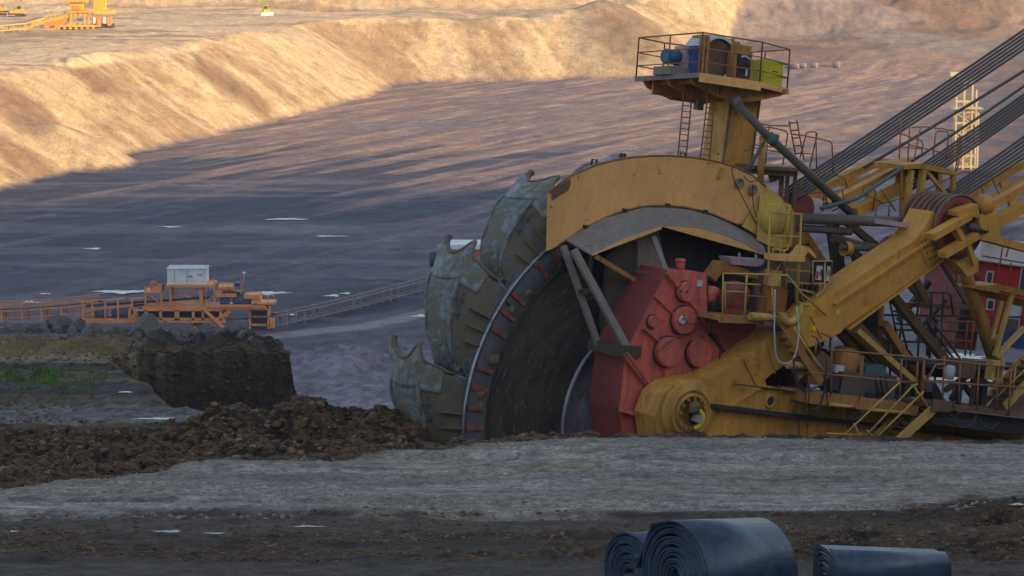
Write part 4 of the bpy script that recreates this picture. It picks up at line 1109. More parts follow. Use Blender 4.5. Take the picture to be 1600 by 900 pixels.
# small roof platform on legs by the ropes
mb = MB(); mb.prism([q(x, y, -1.6) for x, y in [(1411, 258), (1440, 255), (1496, 267), (1496, 275), (1438, 263), (1411, 265)]], (0, 1.3, 0)); part('platform', mb, 'yellow')
for a, b_, d, w_ in [((1412, 266), (1409, 338), -.8, .13), ((1424, 266), (1415, 340), -1.5, .14), ((1442, 265), (1432, 350), -1.5, .17), ((1489, 274), (1489, 318), -1.5, .13), ((1447, 267), (1482, 308), -1.5, .10), ((1468, 268), (1466, 310), -.4, .14)]:
    mb = MB(); bar(mb, a, b_, d, w=w_, t=w_); part('post', mb, 'yellow')
mb = MB(); mb.prism([q(x, y, -1.2) for x, y in [(1424, 265), (1466, 266), (1466, 282), (1430, 278)]], (0, .6, 0)); part('motor_housing', mb, 'dark_steel')
mb = MB(); pipe(mb, [(1282, 326, -1.6), (1340, 310, -1.6), (1396, 272, -1.6), (1410, 261, -1.6)], 0, .055); part('pipe', mb, 'teal_paint')
# horizontal pipes at mid height
for pts, r, mt in [([(1246, 341, -1.3), (1460, 349, -2.4)], .155, 'pipe_grey'), ([(1245, 356, -1.2), (1330, 362, -1.6)], .11, 'pipe_grey'), ([(1314, 385, -1.8), (1378, 389, -2.0)], .10, 'pipe_grey'), ([(1300, 372, -1.0), (1380, 392, -1.4)], .13, 'brown_beam')]:
    mb = MB(); pipe(mb, pts, 0, r, 12); part('pipe', mb, mt)
mb = MB(); bar(mb, (1374, 346), (1430, 354), -2.6, w=.14, t=.4); part('step_plate', mb, 'pink_grey')
mb = MB(); mb.lathe(q(1323, 389, -1.9), (1, 0, 0), [(.22, -.12), (.22, .1), (.1, .1)], 16); part('pipe_flange', mb, 'yellow')

# ---- small service platform beside the gearbox
PD = [(1124, 490), (1212, 492)]
mb = MB(); a = q(1124, 494, -3.3); b = q(1214, 497, -3.3)
mb.box8([a + Vector((0, 0, -.12)), b + Vector((0, 0, -.12)), b + Vector((0, 1.3, -.12)), a + Vector((0, 1.3, -.12)), a, b, b + Vector((0, 1.3, 0)), a + Vector((0, 1.3, 0))])
bar(mb, (1124, 500), (1214, 503), -3.35, w=.14, t=.06); plat = part('service_platform', mb, 'orange_beam')
mb = MB(); pipe(mb, [(1172, 494), (1210, 497)], -3.45, .12); part('roller', mb, 'rail_yellow', plat)
wires('railing', [[(1129, 500), (1130, 427), (1200, 429), (1230, 430), (1252, 458), (1290, 492)], [(1134, 442), (1188, 445)], [(1135, 455), (1165, 457)], [(1167, 429), (1163, 498)], [(1206, 430), (1208, 500)], [(1218, 430), (1219, 450)], [(1132, 440), (1133, 490)]], -3.5, 'rail_yellow', .03)
wires('handrail', [[(1130, 460), (1200, 464), (1215, 463)]], -3.4, 'rail_rust', .02)
# hoist motor, red fan and machinery behind the platform
mb = MB(); mb.lathe(q(1151, 464, -2.6), (0, -1, 0), [(.01, .2), (.16, .22), (.30, .20), (.42, .12), (.44, 0), (.44, -.25), (.01, -.25)], 32); mb.obox(q(1150, 488, -2.6), (.3, 0, 0), (0, .2, 0), (0, 0, .12)); part('fan_motor', mb, 'red_side')
mb = MB(); mb.lathe(q(1111, 461, -1.9), (0, -1, 0), [(.01, .25), (.22, .22), (.26, .1), (.26, -.3)], 24); part('motor', mb, 'red_paint')
mb = MB(); mb.lathe(q(1120, 478, -2.0), (1, 0, 0), [(.01, -.3), (.20, -.3), (.22, 0), (.20, .3), (.01, .3)], 16); part('coupling', mb, 'dark_steel')
mb = MB(); bar(mb, (1105, 505), (1190, 525), -2.3, w=.5, t=.4); bar(mb, (1190, 500), (1260, 520), -2.2, w=.6, t=.4); part('gearbox_link', mb, 'red_side')
mb = MB(); mb.prism([q(x, y, -2.4) for x, y in [(1124, 505), (1140, 508), (1170, 540), (1160, 560), (1145, 570), (1118, 520)]], (0, .4, 0)); part('bracket', mb, 'red_side')
mb = MB(); mb.prism([q(x, y, -1.9) for x, y in [(1110, 432), (1128, 408), (1150, 414), (1186, 430), (1183, 436), (1130, 424), (1118, 440)]], (0, .4, 0)); part('bracket', mb, 'orange_beam')
mb = MB(); mb.prism([q(x, y, -1.5) for x, y in [(1182, 430), (1262, 400), (1300, 470), (1265, 540), (1180, 500)]], (0, .3, 0)); part('side_frame', mb, 'brown_beam')
for (x0, x1, y0, y1, d, mt) in [(1192, 1232, 452, 490, -2.4, 'orange_beam'), (1238, 1262, 440, 476, -2.3, 'brown_beam'), (1208, 1222, 424, 447, -3.3, 'orange_beam'), (1240, 1284, 448, 466, -2.6, 'dark_steel'), (1186, 1200, 465, 492, -2.9, 'rail_rust'), (1232, 1246, 425, 440, -2.5, 'dusty_grey')]:
    p0 = q(x0, y1, d); p1 = q(x1, y0, d); mb = MB(); mb.box(p0.x, p1.x, d, d + .45, p0.z, p1.z); part('housing', mb, mt)
mb = MB(); mb.obox(q(1209, 437, -3.55), (.155, 0, 0), (0, .05, 0), (0, 0, .18)); part('switch_box', mb, 'rail_yellow')
mb = MB()
for i in range(5): mb.tube([q(1245 + 8 * i, 440, -2.7), q(1244 + 8 * i, 462, -2.75), q(1246 + 8 * i, 484, -2.7)], .05, 8)
part('cylinders', mb, 'pipe_grey')
for x in (1178, 1190, 1228): 
    mb = MB(); bar(mb, (x, 438), (x + 3, 492), -2.2, w=.08, t=.08); part('post', mb, 'brown_beam')
# big yellow ring
mb = MB(); rc = q(1233, 486, -3.75)
mb.lathe(rc, (0, -1, 0), [(.21, 0), (.41, 0), (.41, .14), (.21, .14), (.21, 0)], 40, a0=R(-80), a1=R(130), ref=(-1, 0, 0)); mb.obox(rc + Vector((.0, .4, -.25)), (.12, 0, 0), (0, .4, 0), (0, 0, .05)); part('cable_ring', mb, 'yellow_bright')
# ladder cage beside the hood
wires('ladder', [[(1203, 330), (1199, 498)], [(1252, 334), (1246, 480)], [(1206, 332), (1252, 335)], [(1203, 368), (1248, 370)], [(1230, 319), (1239, 332), (1235, 380), (1229, 391), (1206, 389)], [(1207, 332), (1204, 368)], [(1232, 336), (1229, 376)], [(1235, 320), (1226, 368)], [(1204, 376), (1226, 377)], [(1220, 377), (1219, 396)], [(1208, 389), (1207, 398)], [(1225, 390), (1224, 400)]], -3.0, 'yellow_bright', .032)
mb = MB(); bar(mb, (1203, 401), (1249, 403), -3.05, w=.17, t=.5); part('step', mb, 'yellow_hood')
wires('railing', [[(1230, 408), (1228, 450)], [(1231, 421), (1268, 425)], [(1230, 440), (1270, 444)], [(1247, 408), (1244, 470), (1252, 474), (1274, 476), (1277, 460), (1286, 457), (1289, 410)], [(1250, 452), (1272, 458)], [(1222, 408), (1213, 424)]], -2.9, 'rail_yellow', .03)
mb = MB(); mb.prism([q(x, y, -2.7) for x, y in [(1249, 402), (1263, 385), (1276, 400), (1274, 404), (1263, 393), (1252, 408)]], (0, .5, 0)); part('guard', mb, 'yellow_hood')
mb = MB(); bar(mb, (1205, 400), (1218, 424), -2.7, w=.05, t=.3); part('bracket', mb, 'dusty_grey')
# electrical panel
mb = MB(); mb.box(*(lambda a, b: (a.x, b.x, -3.05, -2.85, a.z, b.z))(q(1271, 442, -3.05), q(1299, 408, -3.05))); pan = part('electrical_panel', mb, 'dark_steel')
for (x0, x1, y0, y1, mt) in [(1274, 1286, 416, 437, 'pale_grey'), (1290, 1298, 416, 439, 'pale_grey')]:
    a, b = q(x0, y1, -3.07), q(x1, y0, -3.07); mb = MB(); mb.box(a.x, b.x, -3.07, -3.05, a.z, b.z); part('panel_door', mb, mt, pan)
for (x0, x1, y0, y1, mt) in [(1275, 1280, 424, 435, 'cabin_red'), (1281, 1285.5, 421, 431, 'box_blue'), (1293, 1296, 422, 431, 'teal_paint')]:
    a, b = q(x0, y1, -3.08), q(x1, y0, -3.08); mb = MB(); mb.box(a.x, b.x, -3.082, -3.07, a.z, b.z); part('notice_plate', mb, mt, pan)
wires('panel_frame', [[(1270, 443), (1270, 408), (1300, 408), (1300, 443), (1270, 443)], [(1289, 410), (1288, 452), (1276, 462), (1275, 476), (1252, 476)]], -3.1, 'rail_yellow', .025, pan)

# ---- stairs
def stairs(name, a, b, d, width, n, mat, rails=(), sw=.24, hr=.95):
    mb = MB(); p, r = q(*a, d), q(*b, d)
    for dd in (0, width): mb.beam(p + Vector((0, dd, 0)), r + Vector((0, dd, 0)), sw, .05, YV)
    st = part(name, mb, mat)
    mb = MB()
    for i in range(1, n):
        c = p.lerp(r, i / n); mb.obox(c + Vector((0, width / 2, 0)), (.13, 0, 0), (0, width / 2, 0), (0, 0, .02))
    part('treads', mb, 'brown_beam', st)
    return st
s1 = stairs('stairs', (1218, 498), (1283, 598), -3.75, .9, 9, 'orange_beam')
wires('handrail', [[(1230, 497), (1292, 590)], [(1235, 503), (1286, 583)]], -3.8, 'yellow_bright', .045, s1)
s2 = stairs('stairs', (1398, 694), (1464, 634), -4.6, .9, 8, 'rail_yellow', sw=.30)
wires('handrail', [[(1320, 679), (1406, 597)], [(1354, 680), (1427, 602), (1434, 600)], [(1367, 686), (1443, 612)], [(1292, 677), (1345, 680)], [(1334, 662), (1341, 677), (1354, 680)], [(1355, 672), (1367, 688)], [(1428, 604), (1450, 636)]], -4.7, 'rail_yellow', .028, s2)
s3 = stairs('stairs', (1570, 636), (1640, 560), -4.4, .9, 8, 'rail_yellow', sw=.26)
wires('handrail', [[(1556, 600), (1640, 512)], [(1560, 618), (1640, 540)], [(1588, 560), (1582, 620)], [(1562, 590), (1566, 550), (1640, 480)]], -4.5, 'rail_yellow', .028, s3)
s4 = stairs('stairs', (1205, 535), (1262, 600), -2.3, .8, 5, 'brown_beam', sw=.2)

# ---- lower walkway along the boom
mb = MB(); a = q(1268, 614, -4.2); b = q(1436, 634, -4.3)
mb.box8([a + Vector((0, 0, -.30)), b + Vector((0, 0, -.30)), b + Vector((0, 1.5, -.30)), a + Vector((0, 1.5, -.30)), a, b, b + Vector((0, 1.5, 0)), a + Vector((0, 1.5, 0))])
wk = part('walkway', mb, 'orange_beam')
mb = MB(); a = q(1446, 628, -4.5); b = q(1640, 652, -4.6)
mb.box8([a + Vector((0, 0, -.12)), b + Vector((0, 0, -.12)), b + Vector((0, 1.7, -.12)), a + Vector((0, 1.7, -.12)), a, b, b + Vector((0, 1.7, 0)), a + Vector((0, 1.7, 0))])
mb.obox(q(1470, 634, -4.65), (.36, 0, 0), (0, .06, 0), (0, 0, .16)); wk2 = part('walkway', mb, 'brown_beam')
mb = MB(); pipe(mb, [(1296, 632), (1332, 636)], -4.3, .055); pipe(mb, [(1356, 640), (1420, 646)], -4.3, .055); part('lamp_tube', mb, 'yellow_bright', wk)
wires('railing', [[(1284, 543), (1300, 547), (1443, 559), (1449, 563)], [(1266, 582), (1345, 590), (1430, 598)], [(1300, 527), (1298, 618)], [(1346, 555), (1343, 626)], [(1349, 556), (1346, 600)], [(1409, 561), (1405, 630)], [(1284, 545), (1276, 528), (1268, 524)], [(1300, 528), (1282, 520)], [(1434, 565), (1430, 634)], [(1443, 565), (1439, 628)], [(1270, 560), (1298, 592)], [(1275, 534), (1274, 552)]], -4.3, 'rail_rust', .03, wk)
wires('railing', [[(1444, 562), (1442, 630)], [(1445, 561), (1477, 563), (1560, 572), (1580, 573), (1640, 520)], [(1476, 556), (1472, 636)], [(1445, 600), (1462, 570), (1476, 568)], [(1442, 595), (1600, 606)], [(1530, 568), (1526, 640)], [(1560, 572), (1556, 644)], [(1580, 573), (1576, 650)], [(1500, 566), (1498, 630)]], -4.6, 'rail_rust', .03, wk2)
# dark railings and frames behind
wires('railing', [[(1378, 492), (1640, 496)], [(1380, 515), (1640, 520)], [(1385, 533), (1500, 536)], [(1390, 470), (1408, 558)], [(1398, 470), (1420, 556)], [(1450, 496), (1448, 556)], [(1437, 496), (1434, 560)], [(1432, 497), (1436, 470), (1444, 460), (1450, 457), (1480, 457), (1485, 462), (1490, 495)], [(1456, 457), (1454, 495)], [(1474, 457), (1472, 495)], [(1454, 495), (1452, 560)], [(1472, 495), (1470, 558)], [(1410, 497), (1404, 540)], [(1395, 486), (1422, 488)], [(1398, 505), (1425, 508)], [(1455, 515), (1490, 560)], [(1380, 545), (1420, 548), (1428, 560)]], .6, 'rail_dark', .035)
wires('railing', [[(1476, 502), (1520, 503)], [(1482, 502), (1476, 556)], [(1512, 500), (1508, 556)], [(1522, 504), (1516, 556)], [(1477, 530), (1520, 534)], [(1545, 496), (1543, 560)], [(1556, 498), (1552, 560)]], -.4, 'rail_rust', .03)
wires('cable_bundle', [[(1452, 494), (1448, 505), (1456, 515), (1454, 530), (1452, 556)], [(1456, 494), (1462, 500), (1464, 512), (1458, 524), (1460, 540)], [(1468, 500), (1460, 506), (1462, 520), (1456, 534)]], .4, 'hose', .05)
# struts behind the arm
for a, b, d, w_, mt in [((1386, 452), (1476, 562), -1.0, .26, 'brown_beam'), ((1466, 404), (1512, 476), -2.6, .10, 'brown_beam'), ((1410, 428), (1450, 478), 1.0, .22, 'brown_beam'), ((1422, 422), (1446, 470), .4, .22, 'brown_beam'), ((1398, 475), (1518, 480), .8, .14, 'brown_beam'), ((1300, 350), (1316, 462), .5, .30, 'dark_steel'), ((1322, 346), (1378, 392), .2, .2, 'brown_beam'), ((1330, 385), (1352, 430), .6, .22, 'pipe_grey'), ((1318, 380), (1368, 382), 1.2, .2, 'orange_beam'), ((1400, 372), (1384, 396), -.4, .3, 'brown_beam'), ((1300, 345), (1322, 395), .8, .2, 'orange_beam')]:
    mb = MB(); bar(mb, a, b, d, w=w_, t=w_); part('strut', mb, mt)
mb = MB(); mb.prism([q(x, y, -2.2) for x, y in [(1386, 386), (1402, 372), (1416, 370), (1404, 384), (1392, 396)]], (0, .5, 0)); part('lamp_housing', mb, 'pipe_grey')
mb = MB(); pipe(mb, [(1508, 425), (1512, 440), (1555, 566)], -2.0, .215, 16); part('mast_post', mb, 'yellow')
mb = MB(); pipe(mb, [(1378, 466), (1374, 536)], -1.4, .09, 12); part('post', mb, 'orange_beam')
mb = MB(); mb.prism([q(x, y, -2.6) for x, y in [(1326, 505), (1340, 497), (1386, 548), (1384, 580), (1378, 580), (1330, 520)]], (0, .9, 0)); part('chute_plate', mb, 'brown_beam')
mb = MB(); bar(mb, (1332, 514), (1424, 596), -2.9, w=.16, t=.5); part('brace', mb, 'rail_yellow')
mb = MB(); bar(mb, (1380, 505), (1456, 624), -1.6, w=.22, t=.3); part('brace', mb, 'orange_beam')
mb = MB(); bar(mb, (1372, 530), (1430, 590), -1.2, w=.26, t=.3); part('brace', mb, 'brown_beam')
mb = MB(); bar(mb, (1318, 522), (1372, 575), -2.2, w=.3, t=.3); part('brace', mb, 'orange_beam')
mb = MB(); mb.prism([q(x, y, -.6) for x, y in [(1316, 505), (1345, 470), (1375, 462), (1378, 540), (1330, 545)]], (0, .3, 0)); part('guard', mb, 'dark_steel')
# platform at the far right with its posts
mb = MB(); mb.prism([q(x, y, -2.4) for x, y in [(1513, 449), (1560, 444), (1640, 462), (1640, 472), (1562, 454), (1560, 458)]], (0, .8, 0)); bar(mb, (1525, 454), (1640, 486), -1.6, w=.22, t=.1); part('platform', mb, 'yellow')
for a, b, w_ in [((1582, 457), (1554, 556), .12), ((1566, 470), (1550, 530), .09), ((1600, 512), (1556, 558), .14)]:
    mb = MB(); bar(mb, a, b, -2.3, w=w_, t=w_); part('post', mb, 'rail_yellow')
wires('railing', [[(1567, 380), (1563, 410), (1553, 440)], [(1580, 410), (1578, 446)], [(1536, 400), (1640, 418)]], -2.4, 'rail_rust', .025)
# machinery boxes on the lower deck
def hbox(name, x0, x1, y0, y1, d, t_, mt, par=exc):
    a, b = q(x0, y1, d), q(x1, y0, d); mb = MB(); mb.box(a.x, b.x, d, d + t_, a.z, b.z); return part(name, mb, mt, par)
tank = hbox('oil_tank', 1312, 1402, 588, 622, -3.3, .9, 'pipe_grey')
mb = MB()
for x in (1368, 1376, 1384): mb.tube([q(x, 588, -3.5), q(x + 1, 600, -3.5), q(x + 5, 618, -3.5)], .035, 6)
for x in (1356, 1372): mb.disc(q(x, 617, -3.35), (0, -1, 0), .12, .12, 14)
part('pipes', mb, 'dark_steel', tank)
mb = MB(); mb.prism([q(x, y, -3.2) for x, y in [(1351, 589), (1353, 572), (1380, 570), (1388, 586), (1386, 590)]], (0, .7, 0)); part('motor_housing', mb, 'teal_paint')
mb = MB(); mb.lathe(q(1328, 566, -2.8), (0, -1, 0), [(.01, .1), (.3, .1), (.42, 0), (.42, -.5)], 24); part('pump', mb, 'orange_beam')
hbox('control_box', 1305, 1320, 572, 582, -3.1, .3, 'pale_grey'); hbox('side_cabinet', 1296, 1313, 588, 610, -3.3, .5, 'dark_steel')
mb = MB(); mb.prism([q(x, y, -3.0) for x, y in [(1262, 600), (1262, 570), (1285, 548), (1300, 560), (1300, 604)]], (0, .9, 0)); part('housing', mb, 'brown_beam')
hbox('rusty_box', 1498, 1527, 564, 590, -4.0, .5, 'brown_beam'); rb_ = hbox('panel_box', 1549, 1571, 565, 594, -4.5, .3, 'rail_yellow')
a, b = q(1555, 590, -4.52), q(1567, 571, -4.52); mb = MB(); mb.box(a.x, b.x, -4.515, -4.5, a.z, b.z); part('rusty_door', mb, 'brown_beam', rb_)
mb = MB(); mb.lathe(q(1484, 582, -4.2), (0, 0, 1), [(.01, -.22), (.13, -.2), (.16, 0), (.13, .2), (.01, .22)], 14); part('lamp', mb, 'pale_grey')
hbox('frame_post', 1498, 1507, 590, 636, -3.9, .2, 'dark_steel'); hbox('frame_post', 1520, 1527, 590, 636, -3.9, .2, 'brown_beam')
mb = MB(); bar(mb, (1486, 625), (1506, 594), -3.6, w=.14, t=.14); bar(mb, (1502, 596), (1524, 626), -3.6, w=.14, t=.14); bar(mb, (1452, 600), (1470, 632), -3.2, w=.3, t=.2); part('brace', mb, 'dark_steel')
mb = MB(); bar(mb, (1420, 566), (1640, 575), -2.6, w=.12, t=1.2); part('crossbeam', mb, 'dark_steel')
mb = MB(); bar(mb, (1430, 645), (1640, 668), -3.9, w=.34, t=.4); part('crossbeam', mb, 'pipe_grey')
mb = MB(); bar(mb, (1432, 577), (1480, 584), -1.5, w=.26, t=.6); bar(mb, (1400, 610), (1450, 626), -1.5, w=.5, t=.6); part('crossbeam', mb, 'dark_steel')
hbox('counterframe', 1530, 1545, 575, 600, -3.0, .4, 'dark_steel')
mb = MB(); mb.prism([q(x, y, -3.8) for x, y in [(1546, 636), (1590, 580), (1640, 560), (1640, 650), (1560, 646)]], (0, .1, 0)); part('stair_side', mb, 'brown_beam')
# red operators cabin
cab = hbox('cabin', 1536, 1700, 404, 522, .8, 3.0, 'cabin_red')
a, b = q(1530, 408, .6), q(1704, 394, .6); mb = MB(); mb.box(a.x, b.x, .6, 4.2, a.z, b.z); part('roof', mb, 'white_paint', cab)
def cwin(x0, x1, y0, y1):
    a, b = q(x0, y1, .77), q(x1, y0, .77); mb = MB(); mb.box(a.x, b.x, .77, .8, a.z, b.z); f = part('window', mb, 'pale_grey', cab)
    a, b = q(x0 + 2, y1 - 2, .76), q(x1 - 2, y0 + 2, .76); mb = MB(); mb.box(a.x, b.x, .76, .772, a.z, b.z); part('pane', mb, 'glass', f)
cwin(1539, 1553, 424, 448); cwin(1541, 1555, 468, 484); cwin(1591, 1620, 421, 456)
a, b = q(1566, 530, .75), q(1598, 468, .75); mb = MB(); mb.box(a.x, b.x, .74, .8, a.z, b.z); part('door', mb, 'pale_grey', cab)
cab2 = hbox('lower_cabin', 1490, 1540, 432, 545, 1.6, 1.8, 'red_side')
a, b = q(1495, 520, 1.57), q(1524, 438, 1.57); mb = MB(); mb.box(a.x, b.x, 1.56, 1.6, a.z, b.z); part('pane', mb, 'glass', cab2)
a, b = q(1592, 545, -1.2), q(1640, 520, -1.2); mb = MB(); mb.box(a.x, b.x, -1.2, -.4, a.z, b.z); part('crate', mb, 'box_blue')
# hoses
def hose(pts, d, r=.022, mat='hose'):
    P = [q(x, y, d) for x, y in pts]; out_ = []
    for i in range(len(P) - 1):
        p0 = P[max(i - 1, 0)]; p1 = P[i]; p2 = P[i + 1]; p3 = P[min(i + 2, len(P) - 1)]
        for k in range(5):
            t = k / 5; out_.append(.5 * ((2 * p1) + (p2 - p0) * t + (2 * p0 - 5 * p1 + 4 * p2 - p3) * t * t + (3 * p1 - p0 - 3 * p2 + p3) * t ** 3))
    out_.append(P[-1]); mb = MB(); mb.tube(out_, r, 7); part('hose', mb, mat)
hose([(1211, 452), (1210, 520), (1214, 560), (1230, 568), (1242, 555), (1248, 520), (1245, 480)], -3.9, .022, 'pale_grey')
hose([(1245, 570), (1246, 600), (1258, 612), (1275, 605), (1290, 600)], -3.9); hose([(1240, 560), (1242, 590), (1250, 606), (1272, 614)], -3.95, .03)
hose([(1262, 600), (1258, 628), (1270, 640), (1284, 628), (1290, 600)], -4.3); hose([(1266, 604), (1262, 634), (1268, 648), (1280, 640), (1292, 590)], -4.35, .018)
hose([(1292, 560), (1290, 600), (1294, 640), (1294, 652)], -4.4, .02); hose([(1332, 636), (1345, 644), (1360, 640)], -4.4)
hose([(1486, 648), (1494, 664), (1508, 668), (1520, 660), (1526, 648)], -4.75, .03); hose([(1524, 650), (1534, 664), (1550, 670), (1560, 660)], -4.7, .025)
hose([(1490, 600), (1488, 630), (1498, 645), (1512, 640)], -4.7, .02); hose([(1105, 430), (1106, 480), (1112, 520), (1125, 545), (1120, 575), (1112, 592)], -2.5)
hose([(1068, 492), (1076, 505), (1100, 508), (1110, 520), (1126, 540)], -2.55, .015); hose([(1030, 548), (1060, 526), (1085, 520), (1102, 532)], -2.6, .012)
hose([(1144, 258), (1146, 278), (1166, 320), (1182, 350), (1192, 370)], -.62, .015); hose([(1176, 288), (1177, 320), (1186, 350), (1190, 372)], -.62, .015)
hose([(1162, 275), (1172, 284), (1184, 281)], -.62, .015); hose([(1146, 600), (1240, 612), (1262, 622), (1262, 650)], -3.5, .02)
hose([(1200, 648), (1255, 656), (1262, 670)], -3.7, .016); hose([(1238, 640), (1246, 656), (1250, 690)], -3.5, .014)
mb = MB(); pipe(mb, [(1230, 570), (1262, 571)], -3.6, .11, 12); part('roller', mb, 'rail_yellow'); mb = MB(); pipe(mb, [(1190, 505), (1224, 512)], -3.4, .13, 12); part('roller', mb, 'brown_beam')

# ---- more of the frame and clutter
wires('railing', [[(1380, 560), (1478, 566)], [(1392, 540), (1390, 600)], [(1456, 500), (1500, 560)], [(1300, 500), (1296, 560)], [(1402, 600), (1400, 640)], [(1380, 600), (1442, 606)], [(1416, 560), (1412, 628)], [(1450, 570), (1446, 640)], [(1462, 572), (1458, 640)]], -2.8, 'rail_dark', .035)
wires('railing', [[(1306, 470), (1340, 440), (1350, 452), (1344, 500)], [(1318, 395), (1312, 470)], [(1322, 470), (1372, 476)], [(1330, 400), (1360, 470)], [(1314, 430), (1366, 436)]], .9, 'rail_dark', .04)
wires('railing', [[(1498, 378), (1494, 440)], [(1514, 405), (1536, 408), (1640, 424)], [(1496, 400), (1508, 402)], [(1580, 372), (1572, 402)], [(1568, 380), (1640, 392)], [(1500, 470), (1498, 500)]], -1.6, 'rail_rust', .025)
wires('railing', [[(1346, 310), (1350, 290), (1362, 286), (1368, 300), (1364, 330)], [(1300, 322), (1302, 300), (1316, 296), (1320, 320)], [(1250, 300), (1252, 285), (1262, 284)], [(1262, 302), (1290, 300), (1292, 322)]], -.8, 'rail_rust', .025)
for a, b, d, w_, mt in [((1300, 392), (1340, 470), 1.6, .16, 'dark_steel'), ((1344, 396), (1300, 470), 1.6, .14, 'dark_steel'), ((1452, 440), (1404, 500), 2.2, .16, 'dark_steel'), ((1290, 560), (1400, 548), -.2, .3, 'dark_steel'), ((1270, 540), (1330, 600), -1.8, .3, 'dark_steel'), ((1250, 380), (1262, 470), .4, .4, 'dark_steel'), ((1476, 610), (1540, 570), -2.6, .14, 'brown_beam'), ((1540, 600), (1600, 610), -3.2, .14, 'brown_beam'), ((1430, 520), (1478, 470), 2.0, .1, 'dark_steel')]:
    mb = MB(); bar(mb, a, b, d, w=w_, t=w_); part('strut', mb, mt)
for (x0, x1, y0, y1, d, mt) in [(1240, 1262, 560, 580, -2.9, 'dark_steel'), (1262, 1290, 520, 548, -2.2, 'dark_steel'), (1412, 1424, 600, 622, -3.4, 'dark_steel'), (1446, 1458, 596, 612, -3.6, 'pipe_grey'), (1532, 1544, 604, 634, -3.8, 'dark_steel'), (1576, 1592, 500, 516, -1.8, 'pipe_grey'), (1168, 1180, 462, 490, -2.8, 'dark_steel'), (1210, 1224, 408, 424, -2.6, 'brown_beam')]:
    hbox('junction_box', x0, x1, y0, y1, d, .3, mt)
mb = MB()
for k in range(5): mb.tube([q(1445 + 3 * k, 652 + 2.4 * k, -4.35), q(1540, 662 + 2.6 * k, -4.4), q(1640, 672 + 2.6 * k, -4.4)], .035, 6)
part('cable_run', mb, 'hose')
for x, y in [(1320, 640), (1400, 648), (1470, 642), (1560, 652)]: hose([(x, y), (x + 6, y + 12), (x + 18, y + 15), (x + 28, y + 4)], -4.55, .018)
# bolt rows on the boom
mb = MB()
for k in range(26):
    x = 1266 + k * 12; mb.disc(q(x, 618 + (x - 1262) * .127, -3.30), (0, -1, 0), .022, .02, 6); mb.disc(q(x, 648 + (x - 1262) * .12, -3.30), (0, -1, 0), .022, .02, 6)
for k in range(14): mb.disc(q(1113 + k * 10.5, 641 + k * 1.2, -3.30), (0, -1, 0), .022, .02, 6)
part('bolts', mb, 'brown_beam', boom)
mb = MB()
for k in range(12): mb.disc(q(1294 + k * 11.2, 470 - k * 7.6, -3.4), (0, -1, 0), .016, .014, 6)
part('bolts', mb, 'brown_beam', arm)

# ================================================================== THINGS IN THE PIT
def pit_z(x, y): return ground_z(pit, x, y)
def Lb(name, x0, x1, y0, y1, z0, z1, mat, par): mb = MB(); mb.box(x0, x1, y0, y1, z0, z1); return mb.build(name, mat, par)
# ---- orange conveyor drive station; local x to the right, z up, metres
SY = 412.0
base = on_level(270, 520, FLOOR); base = Vector((at(270, 520, SY).x, SY, CZ + FLOOR))
st = thing('conveyor_drive_station', 'orange steel conveyor drive station with a white container on top', 'drive station', base)
PXM = 4537.0 / (SY * 1.0) * .993
def sx(px): return (px - 270) / PXM
def sz(py): return (518 - py) / PXM
def sb(name, px0, px1, py0, py1, y0, y1, mat, par=None): return Lb(name, sx(px0), sx(px1), y0, y1, sz(py1), sz(py0), mat, par or st)
def sbar(name, lines, mat, w_=.28, y=-1.6, par=None):
    mb = MB()
    for a, b in lines: mb.beam((sx(a[0]), y, sz(a[1])), (sx(b[0]), y, sz(b[1])), w_, w_, YV)
    return mb.build(name, mat, par or st)
sb('lower_girder', 122, 355, 499, 504.5, -2.0, -1.2, 'conveyor_orange'); sb('lower_girder', 122, 355, 499, 504.5, 1.6, 2.4, 'conveyor_orange')
sb('upper_girder', 225, 420, 479, 484, -2.0, 2.4, 'conveyor_orange'); sb('side_girder', 330, 418, 477, 480, -2.3, -2.0, 'conveyor_orange')
sb('gusset', 203, 216, 483, 503, -1.9, -1.5, 'conveyor_orange')
for x0, x1, y0, y1 in [(216, 352, 497, 500), (216, 352, 483, 486)]: sb('frame_band', x0, x1, y0, y1, -2.1, -1.6, 'conveyor_orange')
for x in (229, 252, 276, 303, 318, 346): sb('frame_post', x, x + (7 if x in (276,) else 4), 484, 500, -2.1, -1.6, 'conveyor_orange')
for x in (216, 236, 262, 287, 322): sb('dark_unit', x + 1, x + 11, 487, 498, -.4, .4, 'conveyor_dark')
sb('interior_shade', 216, 352, 485, 500, .6, .9, 'conveyor_dark')  # dark sheet stands in for the shade inside the frame
mb = MB(); 
for (px, py, w1) in [(220, 508, 14), (313, 508, 16)]:
    mb.box(sx(px - w1 * .6), sx(px + w1 * .6), -1.5, 2, sz(509), sz(505))
part_ = mb.build('skid_mounts', 'conveyor_dark', st)
for px in (212, 228, 304, 324):
    mb = MB(); mb.prism([(sx(px - 7), -2, sz(516)), (sx(px + 7), -2, sz(516)), (sx(px + 4), -2, sz(511)), (sx(px - 4), -2, sz(511))], (0, 4.2, 0)); mb.build('skid', 'conveyor_orange', st)
sbar('diagonal', [((322, 482), (355, 514))], 'conveyor_orange', .4, -2.4); sbar('diagonal', [((362, 486), (340, 502))], 'conveyor_orange', .6, -1.5); sbar('diagonal', [((204, 503), (218, 484))], 'conveyor_orange', .3, -2.2)
for x in (268, 315): sb('container_post', x, x + 3.5, 448, 480, -2.0, -1.6, 'conveyor_orange'); sb('container_post', x, x + 3.5, 448, 480, 1.4, 1.8, 'conveyor_orange')
sb('container_deck', 263, 338, 444, 448, -2.4, 2.4, 'conveyor_orange')
ct = sb('container', 265, 326, 421, 444, -1.9, 1.9, 'white_paint')
